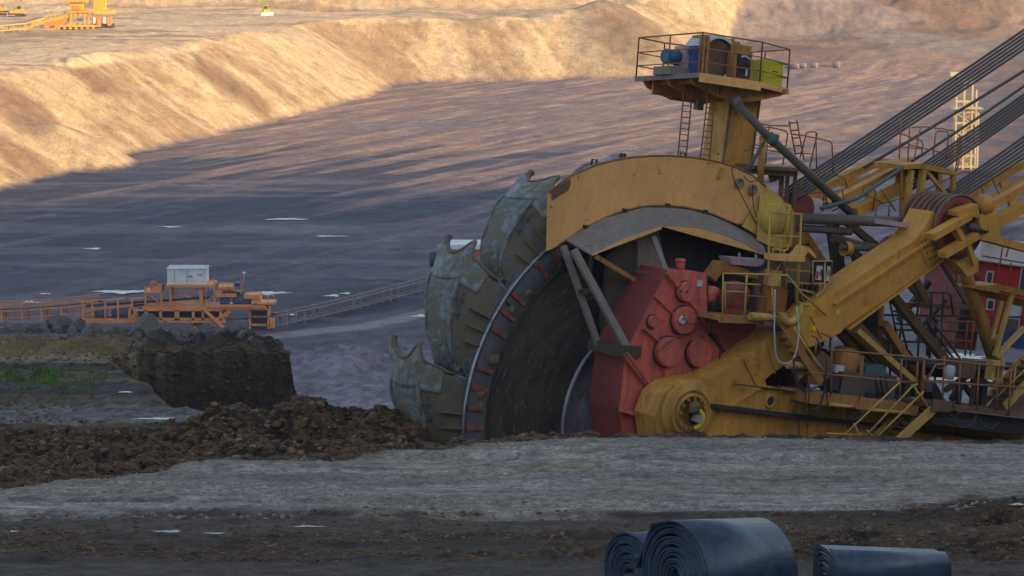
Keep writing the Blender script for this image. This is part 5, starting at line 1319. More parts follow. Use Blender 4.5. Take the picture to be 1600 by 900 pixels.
sb('roof', 264, 327, 419, 421, -2.0, 2.0, 'pale_grey', ct); sb('door', 266.5, 276, 425, 443, -1.93, -1.9, 'white_paint', ct); 
for x in (276.5, 295.8): sb('panel_seam', x, x + .8, 422, 444, -1.93, -1.9, 'conveyor_grey', ct)
sb('grille', 298, 305, 430, 433, -1.94, -1.9, 'conveyor_grey', ct); sb('grille', 313, 320, 428, 430, -1.94, -1.9, 'conveyor_grey', ct)
for x in (285, 292, 305): sb('rib', x, x + .5, 422, 444, -1.92, -1.9, 'white_paint', ct)
sbar('bracing', [((272, 465), (315, 450)), ((272, 450), (300, 465)), ((318, 478), (345, 455)), ((230, 456), (255, 476)), ((358, 455), (345, 450)), ((345, 460), (358, 450)), ((362, 452), (378, 456))], 'conveyor_orange', .16)
for x0, y0 in ((229, 450), (254, 455), (337, 440), (318, 448)): sb('frame_post', x0, x0 + 2.6, y0, 480, -1.9, -1.6, 'conveyor_orange')
sb('small_deck', 228, 256, 455, 457.5, -2, 1.8, 'conveyor_orange')
mb = MB(); mb.lathe((sx(242), -.4, sz(446)), YV, [(.01, -.5), (.45, -.5), (.55, 0), (.45, .5), (.01, .5)], 14); mb.box(sx(238), sx(256), -.8, .8, sz(455), sz(447)); mb.build('drive_motor', 'red_paint', st)
sb('motor_base', 241, 256, 448, 455, -1.2, .9, 'conveyor_orange')
sb('right_deck', 344, 368, 448, 452, -1.9, 1.6, 'conveyor_orange'); sb('blue_box', 369, 378, 441, 448, -1.5, -.4, 'box_blue')
sb('right_deck', 338, 372, 459, 464, -1.9, 1.6, 'conveyor_orange'); sb('idlers', 350, 384, 457, 463, -1.0, 1.2, 'conveyor_dark')
sb('transfer_block', 384, 408, 461, 467, -1.8, 1.4, 'conveyor_orange'); sb('transfer_block', 396, 410, 466, 473, -1.6, 1.2, 'conveyor_orange'); sb('transfer_deck', 340, 395, 476, 479, -2.2, -1.6, 'conveyor_orange'); sb('transfer_deck', 405, 433, 473, 476, -1.9, 1.4, 'conveyor_orange')
mb = MB(); mb.tube([(sx(346), -.5, sz(470)), (sx(360), -.5, sz(470))], .75, 14); mb.build('drum', 'far_blue', st)
mb = MB(); mb.tube([(sx(366), -.5, sz(470)), (sx(394), -.5, sz(470))], .8, 14); mb.build('drum', 'far_blue', st)
for a, b in ((150, 168), (176, 202)): mb = MB(); mb.tube([(sx(a), -.4, sz(490)), (sx(b), -.4, sz(490))], .75, 14); mb.build('drum', 'far_blue', st)
for x in (131, 146, 166, 186, 208): sb('frame_post', x, x + 2.6, 468, 500, -1.9, -1.6, 'conveyor_orange')
for a, b in (((128, 473), (155, 471)), ((162, 470), (198, 466.5)), ((205, 467), (228, 466))): sbar('top_rail', [(a, b)], 'conveyor_orange', .24)
sbar('belt_frame', [((135, 486), (232, 476)), ((210, 478), (318, 470))], 'conveyor_orange', .3, -1.3); sbar('belt', [((135, 481), (330, 468))], 'conveyor_dark', .35, .2)
sbar('railing', [((229, 448), (243, 446)), ((263, 441), (264, 448)), ((327, 440), (338, 436)), ((338, 436), (338, 448)), ((345, 440), (345, 450)), ((352, 440), (352, 450)), ((360, 440), (360, 450)), ((344, 441), (380, 441)), ((380, 434), (380, 460)), ((410, 460), (432, 462)), ((432, 462), (432, 476)), ((422, 461), (422, 474)), ((383, 436), (384, 460)), ((122, 488), (122, 500)), ((122, 492), (146, 492)), ((138, 488), (138, 500)), ((325, 470), (327, 448))], 'conveyor_orange', .10, -2.0)
sbar('aerial', [((325, 415), (325, 422)), ((384, 428), (384, 440))], 'pale_grey', .10, -1.0)
mb = MB(); mb.disc((sx(384), -1, sz(428)), (0, 0, 1), .25, .2, 8); mb.build('lamp', 'white_paint', st)
# return frame at the right
sb('return_frame', 391, 394, 486, 515, -1.5, 1.5, 'conveyor_orange'); sb('return_frame', 420, 423, 484, 515, -1.5, 1.5, 'conveyor_orange'); sb('return_frame', 391, 424, 495, 497, -1.5, 1.5, 'conveyor_grey'); sb('return_frame', 391, 424, 508, 510, -1.5, 1.5, 'conveyor_orange'); sb('return_box', 396, 418, 486, 512, -.5, 1.2, 'conveyor_dark'); sb('chute', 398, 420, 478, 488, -1.0, 1.0, 'conveyor_grey'); sb('return_box', 424, 431, 500, 514, -1.5, -.3, 'conveyor_orange')
sb('walkway', 344, 396, 499, 501, -1.2, 1.0, 'conveyor_dark')

# ---- belt conveyors
def conveyor(name, label, pts, sup, ht, frame, belt, step=2.2, wd=1.6, rail=False):
    c = thing(name, label, 'conveyor', pts[0]); o = Vector(pts[0]); P = [Vector(p) - o for p in pts]
    mb = MB(); mb2 = MB(); mb3 = MB(); k = 0
    for a, b in zip(P[:-1], P[1:]):
        d = b - a; n = max(1, int(d.length / step)); dn = d.normalized(); sd = Vector((dn.y, -dn.x, 0)).normalized()
        for s in (-1, 1): mb.beam(a + sd * s * wd / 2 + Vector((0, 0, ht)), b + sd * s * wd / 2 + Vector((0, 0, ht)), .22, .25, (0, 0, 1)); mb.beam(a + sd * s * wd / 2 + Vector((0, 0, ht * .25)), b + sd * s * wd / 2 + Vector((0, 0, ht * .25)), .14, .14, (0, 0, 1))
        mb2.obox((a + b) / 2 + Vector((0, 0, ht + .22)), d / 2, sd * wd * .5, (0, 0, .06))
        for i in range(n):
            p = a + d * i / n; mb3 = MB()
            for s in (-1, 1): mb3.box(p.x + sd.x * s * wd / 2 - .12, p.x + sd.x * s * wd / 2 + .12, p.y + sd.y * s * wd / 2 - .1, p.y + sd.y * s * wd / 2 + .1, p.z - .3, p.z + ht)
            mb3.beam(p - sd * wd / 2 + Vector((0, 0, ht * .6)), p + sd * wd / 2 + Vector((0, 0, ht * .6)), .12, .12, (0, 0, 1))
            mb3.build('trestle', sup, c)
        if rail:
            for s in (-1, 1):
                for h in (.6, 1.1): mb.beam(a + sd * s * wd * .6 + Vector((0, 0, ht + h)), b + sd * s * wd * .6 + Vector((0, 0, ht + h)), .08, .08, (0, 0, 1))
                for i in range(n): p = a + d * i / n + sd * s * wd * .6; mb.beam(p + Vector((0, 0, ht)), p + Vector((0, 0, ht + 1.1)), .08, .08)
    mb.build('side_frame', frame, c); mb2.build('belt', belt, c)
    return c
def floorpt(px, py, up=0): p = on_level(px, py, FLOOR); return Vector((p.x, p.y, CZ + FLOOR + up))
conveyor('belt_conveyor', 'long grey belt conveyor on closely spaced legs climbing right from the drive station', [floorpt(428, 513), floorpt(500, 497.5), floorpt(570, 480), floorpt(640, 461.5), floorpt(720, 441), floorpt(860, 405), floorpt(1000, 372)], 'conveyor_grey', 1.9, 'conveyor_grey', 'conveyor_dark', 2.0, 1.2)
pp = [Vector((at(x, 500, SY + dy).x, SY + dy, CZ + FLOOR + h)) for x, dy, h in [(-260, 8, -.3), (-60, 6, .2), (40, 4, .9), (100, 2, 1.6), (160, 1, 2.4)]]
conveyor('belt_conveyor', 'rusty orange belt conveyor running in from the left edge to the drive station', pp, 'conveyor_orange', 1.4, 'conveyor_orange', 'conveyor_dark', 3.0, 2.0, True)
# red drive house at the end of the grey conveyor
b0 = floorpt(726, 440); hs = thing('drive_house', 'red ribbed machine house with a pale roof glimpsed behind the buckets', 'machine house', b0)
mb = MB(); mb.box(-4.4, 4.4, 0, 6, 0, 5.2)
for i in range(26): mb.box(-4.45, 4.45, -.06, .02, .25 + i * .2, .33 + i * .2)
mb.build('wall', 'red_paint', hs)
mb = MB(); mb.prism([(-3.6, -.3, 5.25), (3.6, -.3, 5.25), (2.6, -.3, 6.0), (-2.6, -.3, 6.0)], (0, 6.4, 0)); mb.build('roof', 'white_paint', hs)
mb = MB(); mb.tube([(-5.6, .5, 3.6), (-4.5, .5, 3.6)], 1.2, 20); mb.build('return_pulley', 'conveyor_dark', hs)
mb = MB(); mb.box(-4.8, 4.8, -.5, 0, .1, .5); mb.build('sill', 'conveyor_grey', hs)

# ---- far bench: second drive station with inclined conveyor
BL = -47.0
def bp(px, py): p = on_level(px, py, BL); return p
YS = 905.0
def fpt(px, py, Y=YS): return at(px, py, Y)
base = on_level(120, 46, BL); YS = base.y
zz = pit_z(base.x, base.y)
f2 = thing('conveyor_drive_station', 'sunlit golden drive station cut off by the top left edge of the photo', 'drive station', (base.x, base.y, zz))
PM2 = 4537.0 / YS
def fx(px): return (px - 120) / PM2
def fz(py): return (46 - py) / PM2
def fb(name, px0, px1, py0, py1, y0, y1, mat): return Lb(name, fx(px0), fx(px1), y0, y1, fz(py1), fz(py0), mat, f2)
fb('top_deck', 100, 140, -3, 2, -3, 3, 'far_yellow'); fb('housing', 112, 132, 2, 14, -2, 2, 'far_yellow'); fb('upper_girder', 108, 178, 15, 18, -3, 3, 'far_yellow'); fb('panel', 116, 128, 8, 12, -2.2, -2, 'conveyor_orange')
fb('upper_housing', 148, 166, -10, 14, -1.5, 1.5, 'far_yellow'); fb('lower_frame', 88, 160, 37, 40, -3, 3, 'far_yellow'); fb('deck', 150, 181, 18, 20, -4, 1, 'far_yellow')
for x in (112, 118, 126, 134, 140, 146, 152, 158): fb('post', x, x + 1.6, 16, 38, -2.6, -2.2, 'far_yellow')
for x in (148, 164): fb('white_tank', x, x + 4, 25, 35, -3.2, -2.4, 'white_paint')
for x in (154, 170): fb('red_unit', x, x + 6, 25, 38, -3.2, -1, 'conveyor_orange')
fb('dark_unit', 148, 178, 36, 42, -2.5, 2, 'conveyor_dark'); fb('motor', 123, 131, 27, 31, -3.3, -2.4, 'far_blue')
mb = MB(); mb.prism([(fx(70), -2, fz(36)), (fx(108), -2, fz(24)), (fx(108), -2, fz(32)), (fx(92), -2, fz(43)), (fx(70), -2, fz(47))], (0, 3.6, 0)); mb.build('incline_skirt', 'conveyor_orange', f2)
mb = MB(); mb.beam((fx(52), -2, fz(36)), (fx(165), -2, fz(12)), .9, .6, YV); mb.beam((fx(70), -2.4, fz(47)), (fx(120), -2.4, fz(34)), .5, .5, YV); mb.beam((fx(52), -2, fz(30)), (fx(112), -2, fz(15)), .25, .3, YV)
for i in range(9): mb.beam((fx(54 + 7 * i), -2, fz(35 - 1.5 * i)), (fx(54 + 7 * i), -2, fz(29 - 1.6 * i)), .2, .2, YV)
mb.build('incline', 'far_yellow', f2)
for x, y in ((76, 17), (93, 11)): fb('lamp', x, x + 1.6, y - 3, y, -2, -1.6, 'white_paint')
for i, x in enumerate(range(92, 150, 9)): fb('footing', x, x + 4, 39, 44, -2.6, 2, 'far_yellow')
# its trestle conveyor to the left
pts = []
for x, y in ((-60, 60), (0, 57), (35, 54.5), (66, 51)):
    p = on_level(x, y, BL); pts.append(Vector((p.x, p.y, pit_z(p.x, p.y))))
cv = conveyor('belt_conveyor', 'golden trestle conveyor on the upper bench at the top left corner', [pts[0], pts[1] + Vector((0, 0, .3)), pts[2] + Vector((0, 0, .8)), pts[3] + Vector((0, 0, 1.9))], 'far_yellow', 2.0, 'far_yellow', 'conveyor_grey', 3.4, 1.8)

# ---- bulldozers
def dozer(px, py, lvl, mat, label, flip=1, s=1.0, blade='conveyor_grey', rot=0.0):
    p = on_level(px, py, lvl); z = pit_z(p.x, p.y)
    d = thing('bulldozer', label, 'bulldozer', (p.x, p.y, z), (0, 0, rot), 'bulldozers on the upper bench'); d.scale = (flip * s, s, s)
    for y in (-1.3, .9):
        mb = MB(); mb.prism([(-2.0, y, .1), (1.9, y, .1), (2.4, y, .55), (1.9, y, 1.0), (-1.9, y, 1.0), (-2.4, y, .55)], (0, .5, 0)); mb.build('track', 'conveyor_dark', d)
    mb = MB(); mb.prism([(-2.0, -.8, .6), (1.9, -.8, .6), (2.1, -.8, 1.4), (1.6, -.8, 1.9), (-.2, -.8, 2.0), (-1.9, -.8, 1.8)], (0, 1.7, 0)); mb.build('body', mat, d)
    mb = MB(); mb.box(-1.2, .3, -.75, .75, 1.9, 2.2)
    for x in (-1.2, .2):
        for y in (-.7, .6): mb.box(x, x + .12, y, y + .12, 2.2, 3.1)
    mb.box(-1.4, .5, -.85, .85, 3.1, 3.25); cb_ = mb.build('cab', mat, d)
    mb = MB(); mb.box(-1.05, .18, -.66, .66, 2.2, 3.1); mb.build('window', 'glass', cb_)
    mb = MB(); mb.prism([(2.7, -2.0, 0), (3.0, -2.0, .3), (2.9, -2.0, .8), (3.1, -2.0, 1.4), (2.9, -2.0, 1.4), (2.65, -2.0, .8)], (0, 4.0, 0)); mb.build('blade', blade, d)
    mb = MB()
    for y in (-1.5, 1.4): mb.beam((.5, y, .5), (2.8, y, .5), .2, .2)
    mb.build('push_arms', mat, d)
    mb = MB(); mb.tube([(1.0, .2, 1.9), (1.0, .2, 2.7)], .1, 8); mb.build('exhaust', 'conveyor_dark', d)
    return d
dozer(28, 26, BL, 'far_yellow', 'yellow bulldozer beside the inclined conveyor at the top left', -1, 1.15)
dozer(-1, 24, BL, 'far_yellow', 'yellow bulldozer cut off by the left edge of the photo', 1, 1.2)
dozer(415, 26, BL, 'safety_yellow', 'small dark topped bulldozer with a bright white blade alone on the sunlit bench', 1, 1.05, 'white_paint', R(-75))
# ---- lattice spreader tower, sunlit
tp = at(1506, 300, 640.0)
gz = pit_z(tp.x, tp.y)
lt = thing('lattice_tower', 'pale yellow sunlit lattice tower standing behind the steel ropes', 'lattice tower', (tp.x, tp.y, gz))
PM3 = 4537 / 640.0; base_py = 450 + 0
pyb = 300 + (tp.z - gz) * PM3
def tz(py): return (pyb - py) * PM3 ** -1
Hh = tz(128); mb = MB()
cols = [(-2.3, -1.6), (-.6, -1.6), (1.2, -1.6), (2.6, -1.6), (-2.3, 1.6), (2.6, 1.6)]
tops = [tz(150), tz(130), tz(128), tz(175), tz(165), tz(140)]
for (x, y), h in zip(cols, tops): mb.box(x - .17, x + .17, y - .17, y + .17, -1, h)
mb.build('columns', 'far_cream', lt)
mb = MB(); n = int(Hh / 2.4)
for i in range(n):
    z = i * 2.4 + .5; j = 1 if i % 2 else -1
    for y in (-1.6, 1.6):
        mb.beam((-2.3, y, z), (2.6, y, z), .2, .2); 
        if z + 2.4 < Hh - 4: mb.beam((-2.3 if j > 0 else 1.2, y, z), (1.2 if j > 0 else -2.3, y, z + 2.4), .16, .16)
    for x in (-2.3, 2.6): mb.beam((x, -1.6, z), (x, 1.6, z), .16, .16, (1, 0, 0))
mb.build('bracing', 'far_cream', lt)
mb = MB()
for k in range(int(Hh / 1.5)):
    z = k * 1.5 + .3
    if z > Hh - 5: break
    mb.beam((-.6, -1.62, z), (1.2, -1.62, z + 1.5), .14, .14); mb.beam((1.2, -1.62, z), (-.6, -1.62, z + 1.5), .14, .14); mb.beam((-.9, .2, z), (1.5, .2, z + 1.2), .3, .14)
mb.build('inner_bracing', 'far_orange', lt)
Lb('deck', (1484 - 1506) / PM3, (1531 - 1506) / PM3, -2.4, 2.4, tz(168.5), tz(167), 'far_cream', lt)
Lb('deck', (1500 - 1506) / PM3, (1519 - 1506) / PM3, -2.0, 2.0, tz(128.5), tz(127), 'far_cream', lt)
Lb('cabin', (1480 - 1506) / PM3, (1494 - 1506) / PM3, -1.5, 1.5, tz(118), tz(112), 'far_cream', lt)
mb = MB()
mb.beam(((1470 - 1506) / PM3, -1, tz(300)), ((1522 - 1506) / PM3, -1, tz(262)), .3, .3, YV); mb.build('stay', 'far_cream', lt)
# ---- pipes and boulders lying on the far ground
for i, (px, py, r_, lab) in enumerate([(1232, 106, 1.1, 'leftmost of the round drums on the far ground behind the winch platform'), (1243, 107, 1.3, 'second of the round drums on the far ground behind the winch platform'), (1254, 106, 1.2, 'third round drum from the left on the far ground behind the winch platform'), (1272, 106, 1.3, 'fourth round drum from the left on the far ground with a long shadow'), (1307, 106, 1.6, 'biggest round drum lying apart at the right end of the far row')]):
    p = at(px, py, 1010.0)
    for _ in range(30):
        z = pit_z(p.x, p.y)
        p = p + (p - CAMP) * ((p.z - z) / max(1e-3, (CZ - p.z)) * .5)
    z = pit_z(p.x, p.y); r_ *= .75
    mb = MB(); mb.lathe((0, 0, r_ * .8), (1, -.4, 0), [(.3 * r_, -1.1), (r_ * .9, -1.1), (r_, -.9), (r_, .9), (r_ * .9, 1.1), (.3 * r_, 1.1)], 18); o = mb.build('cable_drum', 'conveyor_grey'); o.location = (p.x, p.y, z)
    tag(o, lab, 'drum', 'drums lying on the far ground')

# ================================================================== FOREGROUND
# ---- rocks along the edge of the bench
def rock_mesh(seed, sub=3):
    bm = bmesh.new(); bmesh.ops.create_icosphere(bm, subdivisions=sub, radius=1.0)
    r2 = random.Random(seed); pl = [(Vector((r2.uniform(-1, 1), r2.uniform(-1, 1), r2.uniform(-.6, 1))).normalized(), r2.uniform(.38, .75)) for _ in range(14)]
    off = Vector((r2.uniform(0, 50), r2.uniform(0, 50), 0))
    for v in bm.verts:
        for nrm, d in pl:
            k = v.co.dot(nrm) - d
            if k > 0: v.co -= nrm * k
        from mathutils import noise as mn
        v.co *= 1.35 * (1 + .10 * mn.noise(v.co * 1.8 + off) + .06 * mn.noise(v.co * 5 + off))
    me = bpy.data.meshes.new('rock'); bm.to_mesh(me); bm.free(); me.materials.append(M['rock']); return me
meshes = [rock_mesh(i) for i in range(7)]
RK = [(64, 508, .28), (78, 503, .36), (92, 500, .42), (104, 494, .40), (112, 512, .30), (120, 507, .34), (90, 515, .30), (134, 513, .25), (150, 510, .38), (161, 516, .34), (172, 512, .36), (186, 510, .36), (196, 517, .26), (207, 520, .25), (213, 514, .2), (231, 513, .60), (246, 523, .32), (262, 521, .42), (276, 526, .30), (288, 530, .24), (300, 527, .3), (313, 532, .22), (322, 524, .34), (334, 535, .25), (344, 523, .20), (357, 524, .42), (366, 536, .28), (346, 538, .22), (378, 539, .2), (218, 525, .2), (142, 520, .2), (176, 521, .22), (70, 516, .2), (255, 528, .2), (330, 541, .18), (394, 541, .15)]
kinds = ['low dark', 'pale angular', 'grey broken', 'flat topped', 'small brown', 'rounded grey', 'cracked grey']
refs = ['near the left end of the rock pile', 'left of the tall boulder', 'just right of the tall boulder', 'near the clay block at the right end of the pile']
for i, (px, py, s_) in enumerate(RK):
    Yr = float(np.interp(px, [0, 370, 440], [99.6, 95.2, 93.6])) - (py - np.interp(px, [60, 370], [505, 530])) * .08 + rnd.uniform(-.2, .2)
    p = at(px, py, Yr); z = ground_z(terrain, p.x, p.y)
    o = bpy.data.objects.new('rock', meshes[i % 7]); COL.objects.link(o)
    o.location = (p.x, p.y, z + s_ * .25); s_ *= .86; o.scale = (s_ * rnd.uniform(.95, 1.35), s_, s_ * rnd.uniform(.8, 1.05) * (1.35 if s_ > .5 else 1)); o.rotation_euler = (rnd.uniform(-.3, .3), rnd.uniform(-.3, .3), rnd.uniform(0, 6))
    order = sum(1 for a in RK if a[0] < px) + 1
    lab = 'tallest brown grey boulder standing in the middle of the rock pile' if px == 231 else '%s rock in the rock pile, number %d of 36 counting from the left' % (kinds[i % 7], order)
    tag(o, lab, 'rock', 'rocks piled along the edge of the bench')

from mathutils import noise as mn
# ---- clods of mud: loose lumps nobody could count
def clods(name, n, region, smin, smax, mat, label, cat, flat=.7, seed=3):
    r2 = random.Random(seed); base_me = []
    for k in range(6):
        bm = bmesh.new(); bmesh.ops.create_icosphere(bm, subdivisions=2, radius=1.0)
        o_ = Vector((k * 9.1, 3, 1))
        for v in bm.verts: v.co *= 1 + .55 * mn.noise(v.co * 1.4 + o_) + .3 * mn.noise(v.co * 4 + o_)
        base_me.append(([v.co.copy() for v in bm.verts], [[v.index for v in f.verts] for f in bm.faces])); bm.free()
    P = [];
    while len(P) < n:
        for _ in range(n): 
            c = region(r2)
            if c: P.append(c)
    P = P[:n]
    X = np.array([[p[0] for p in P]]); Y = np.array([[p[1] for p in P]])
    Z, _, _ = terrain(X, Y); V = []; Fc = []
    for i, p in enumerate(P):
        s_ = smin + (smax - smin) * r2.random() ** 4
        vs, fs = base_me[r2.randrange(6)]; a = r2.uniform(0, 6.28); ca, sa = math.cos(a), math.sin(a); k = len(V)
        for v in vs: V.append((p[0] + (v.x * ca - v.y * sa) * s_, p[1] + (v.x * sa + v.y * ca) * s_, Z[0, i] + CZ + v.z * s_ * flat - s_ * .10))
        Fc += [[k + j for j in f] for f in fs]
    me = bpy.data.meshes.new(name); me.from_pydata(V, [], Fc); me.materials.append(M[mat]); o = bpy.data.objects.new(name, me); COL.objects.link(o)
    o['label'] = label; o['category'] = cat; o['kind'] = 'stuff'; return o
paint('mud_clod', (.115, .068, .034), dirt=(.042, .030, .022), rust=(.21, .13, .06), dirtamt=.5, rustamt=.5, rough=.9, sc=1.2, bstr=1.0)
paint('mud_pale', (.25, .165, .08), dirt=(.09, .06, .035), rust=(.26, .22, .16), dirtamt=.5, rustamt=.5, rough=.95, sc=1.2, bstr=1.0)
paint('dry_clay', (.27, .24, .20), dirt=(.16, .14, .12), rust=(.33, .29, .22), dirtamt=.4, rustamt=.4, rough=.95, sc=1.2, bstr=1.0)
def reg_bank(r):
    X = r.uniform(-15, 2.2); Y = r.uniform(57, 81); yc = np.interp(X, crestX, crestY)
    return (X, Y) if Y > yc + .1 else None
clods('mud_clods', 26000, reg_bank, .010, .15, 'mud_clod', 'dark brown clods of dug mud heaped beyond the pale track', 'mud')
clods('mud_clods', 1800, reg_bank, .02, .13, 'mud_pale', 'pale brown crumbs scattered over the dark mud bank', 'mud', seed=8)
def reg_front(r):
    Y = r.uniform(45.2, 53); X = r.uniform(-10, 10)
    if Y > 50 and X < 4: return None if r.random() < .8 else (X, Y)
    w_ = vnoise(np.array([X * .5]), np.array([Y * .9]), 5)[0]
    return (X, Y) if w_ + (X > 2) * .25 > .5 else None
clods('mud_clods', 9000, reg_front, .01, .07, 'mud_clod', 'dark crumbly mud with clods along the bottom of the photo', 'mud', seed=12)
clods('mud_clods', 1500, reg_front, .01, .05, 'mud_pale', 'ochre brown crumbs on the dark foreground mud', 'mud', seed=13)
def reg_track(r):
    X = r.uniform(-12, 13); Y = r.uniform(52.5, 71); yc = np.interp(X, crestX, crestY)
    if Y > yc + .3: return None
    return (X, Y) if (Y > yc - .5 or vnoise(np.array([X * .12]), np.array([Y * 1.1]), 31)[0] > .55) else None
clods('gravel', 15000, reg_track, .006, .06, 'dry_clay', 'small pale crumbs of dry clay on the grey track', 'gravel', seed=14)
def reg_terr(r):
    Y = r.uniform(81, 100); X = r.uniform(-19, -7.2)
    if X > -12.6 and 82 < Y < 92.6: return None
    return (X, Y) if Y < np.interp(X, [-17.6, -7.2], [100.5, 94.5]) else None
clods('mud_clods', 3600, reg_terr, .015, .08, 'mud_clod', 'brown clods and crumbs scattered on the left bench', 'mud', seed=15)
def reg_block(r): X = r.uniform(-13, -7); Y = r.uniform(92.4, 93.4); return (X, Y)
clods('mud_clods', 700, reg_block, .02, .10, 'mud_clod', 'crumbling brown mud along the top of the dug clay block', 'mud', seed=16)
# ---- grass
def grass(name, n, region, h, mat, label, seed):
    r2 = random.Random(seed); P = []
    while len(P) < n:
        c = region(r2)
        if c: P.append(c)
    Z, _, _ = terrain(np.array([[p[0] for p in P]]), np.array([[p[1] for p in P]])); V = []; Fc = []
    for i, p in enumerate(P):
        for b_ in range(6):
            a = r2.uniform(0, 6.28); l = h * r2.uniform(.5, 1.2); w_ = .012; dx, dy = math.cos(a) * l * .35, math.sin(a) * l * .35
            ox, oy = r2.uniform(-.06, .06), r2.uniform(-.06, .06); z = Z[0, i] + CZ; k = len(V)
            V += [(p[0] + ox - w_, p[1] + oy, z - .02), (p[0] + ox + w_, p[1] + oy, z - .02), (p[0] + ox + dx * .4 + w_ * .7, p[1] + oy + dy * .4, z + l * .6), (p[0] + ox + dx * .4 - w_ * .7, p[1] + oy + dy * .4, z + l * .6), (p[0] + ox + dx, p[1] + oy + dy, z + l)]
            Fc += [[k, k + 1, k + 2, k + 3], [k + 3, k + 2, k + 4]]
    me = bpy.data.meshes.new(name); me.from_pydata(V, [], Fc); me.materials.append(M[mat]); o = bpy.data.objects.new(name, me); COL.objects.link(o)
    o['label'] = label; o['category'] = 'grass'; o['kind'] = 'stuff'
m, t, b = new_mat('green_blade'); t.links.new(ramp(t, noise(t, objcoord(t), 1.5, 3), [(.35, (.05, .12, .025)), (.65, (.13, .22, .04))]), b.inputs['Base Color']); b.inputs['Roughness'].default_value = .7; M['green'] = m
m, t, b = new_mat('straw_blade'); t.links.new(ramp(t, noise(t, objcoord(t), 1.5, 3), [(.35, (.20, .15, .08)), (.65, (.36, .28, .15))]), b.inputs['Base Color']); b.inputs['Roughness'].default_value = .8; M['straw'] = m
g0 = [(82, 586, .8, .32), (66, 583, .5, .28), (12, 586, .4, .25), (74, 588, .9, .2), (28, 590, .3, .25)]
g0 = [((on_level(a, b2, -15.6).x), on_level(a, b2, -15.6).y, c, d) for a, b2, c, d in g0]
def reg_green(r):
    x, y, s_, _ = g0[r.randrange(len(g0))]; return (x + r.gauss(0, .20 * s_), y + r.gauss(0, .3 * s_))
grass('green_grass', 110, reg_green, .24, 'green', 'tuft of fresh green grass on the dark left bench', 1)
def reg_straw(r):
    X = r.uniform(-19, -12.6); Y = r.gauss(94.2, .9); return (X, Y) if Y > 92.8 else None
grass('dry_grass', 2200, reg_straw, .14, 'straw', 'pale dry grass in a band across the left bench', 2)
def reg_g2(r):
    X = r.uniform(-19, -12.5); Y = r.gauss(88.5, 1.3); return (X, Y) if vnoise(np.array([X * .7]), np.array([Y * .8]), 9)[0] > .5 else None
grass('green_grass', 260, reg_g2, .09, 'green', 'short sparse green grass beside the dug clay block', 3)

# ---- water lying on the ground: thin level sheets
def puddle(px, py, wpx, hpx, lvl=None, near=False, name='puddle', seed=0):
    r2 = random.Random(seed)
    if near:
        Y = on_level(px, py, lvl).y; c = on_level(px, py, lvl); z = c.z
    else:
        c = on_level(px, py, FLOOR); z = None
    sx_ = wpx * c.y / F / 2; dY = abs(on_level(px, py - hpx / 2, lvl if near else FLOOR).y - on_level(px, py + hpx / 2, lvl if near else FLOOR).y) / 2
    n = 150; ring_ = []; sx_ *= 1.15
    for i in range(n):
        a = 2 * math.pi * i / n; k = 1 + .28 * math.sin(a * 3 + seed) + .16 * math.sin(a * 7 + seed * 2.1) + .22 * math.sin(a * 13 + seed * 1.3) * math.sin(a * 5 + seed) + r2.uniform(-.16, .16)
        ring_.append((c.x + math.cos(a) * sx_ * k, c.y + math.sin(a) * dY * k))
    fn = terrain if near else pit
    Z, _, _ = fn(np.array([[p[0] for p in ring_] + [c.x]]), np.array([[p[1] for p in ring_] + [c.y]]))
    zz = float(np.max(Z)) + CZ + .015 if not near else float(np.percentile(Z, 75)) + CZ + .012
    me = bpy.data.meshes.new(name); me.from_pydata([(x, y, zz) for x, y in ring_], [], [list(range(n))]); me.materials.append(M['water']); o = bpy.data.objects.new(name, me); COL.objects.link(o); o['kind'] = 'structure'
for i, (x, y, w_, h_) in enumerate([(193, 457, 68, 6), (425, 458, 36, 6), (48, 474, 20, 4), (448, 343.5, 52, 3), (302, 290.5, 88, 3.4), (146, 389, 20, 3), (267, 356, 24, 2.5), (463, 386, 15, 3), (515, 371, 40, 2), (664, 494, 34, 5), (520, 462, 18, 4), (540, 459, 14, 3), (742, 312, 26, 4), (682, 311, 22, 2), (70, 461, 14, 2), (1440, 548, 90, 10), (1540, 592, 120, 16), (1585, 500, 60, 14), (1380, 600, 40, 12), (455, 493, 16, 3), (395, 222, 12, 2), (655, 186, 12, 2), (1500, 560, 60, 8), (1430, 600, 50, 8)]):
    if i in (4, 7, 12, 13, 15, 20, 21): continue
    puddle(x, y, w_, h_ * (.75 if y < 540 else 1), seed=i)
for i, (x, y, w_, h_) in enumerate([(264, 838, 34, 3), (335, 836, 26, 2), (40, 796, 70, 2.5), (20, 830, 12, 2), (480, 822, 40, 2), (1590, 806, 20, 3)]):
    t_ = tanpy(y); Yp = 5.72 / (t_ - .1154); puddle(x, y, w_, h_, -t_ * Yp, True, seed=i + 30)
for i, (x, y, w_, h_) in enumerate([(196, 616, 16, 2.5), (245, 652, 50, 3)]): puddle(x, y, w_, h_, -15.62, True, seed=i + 60)

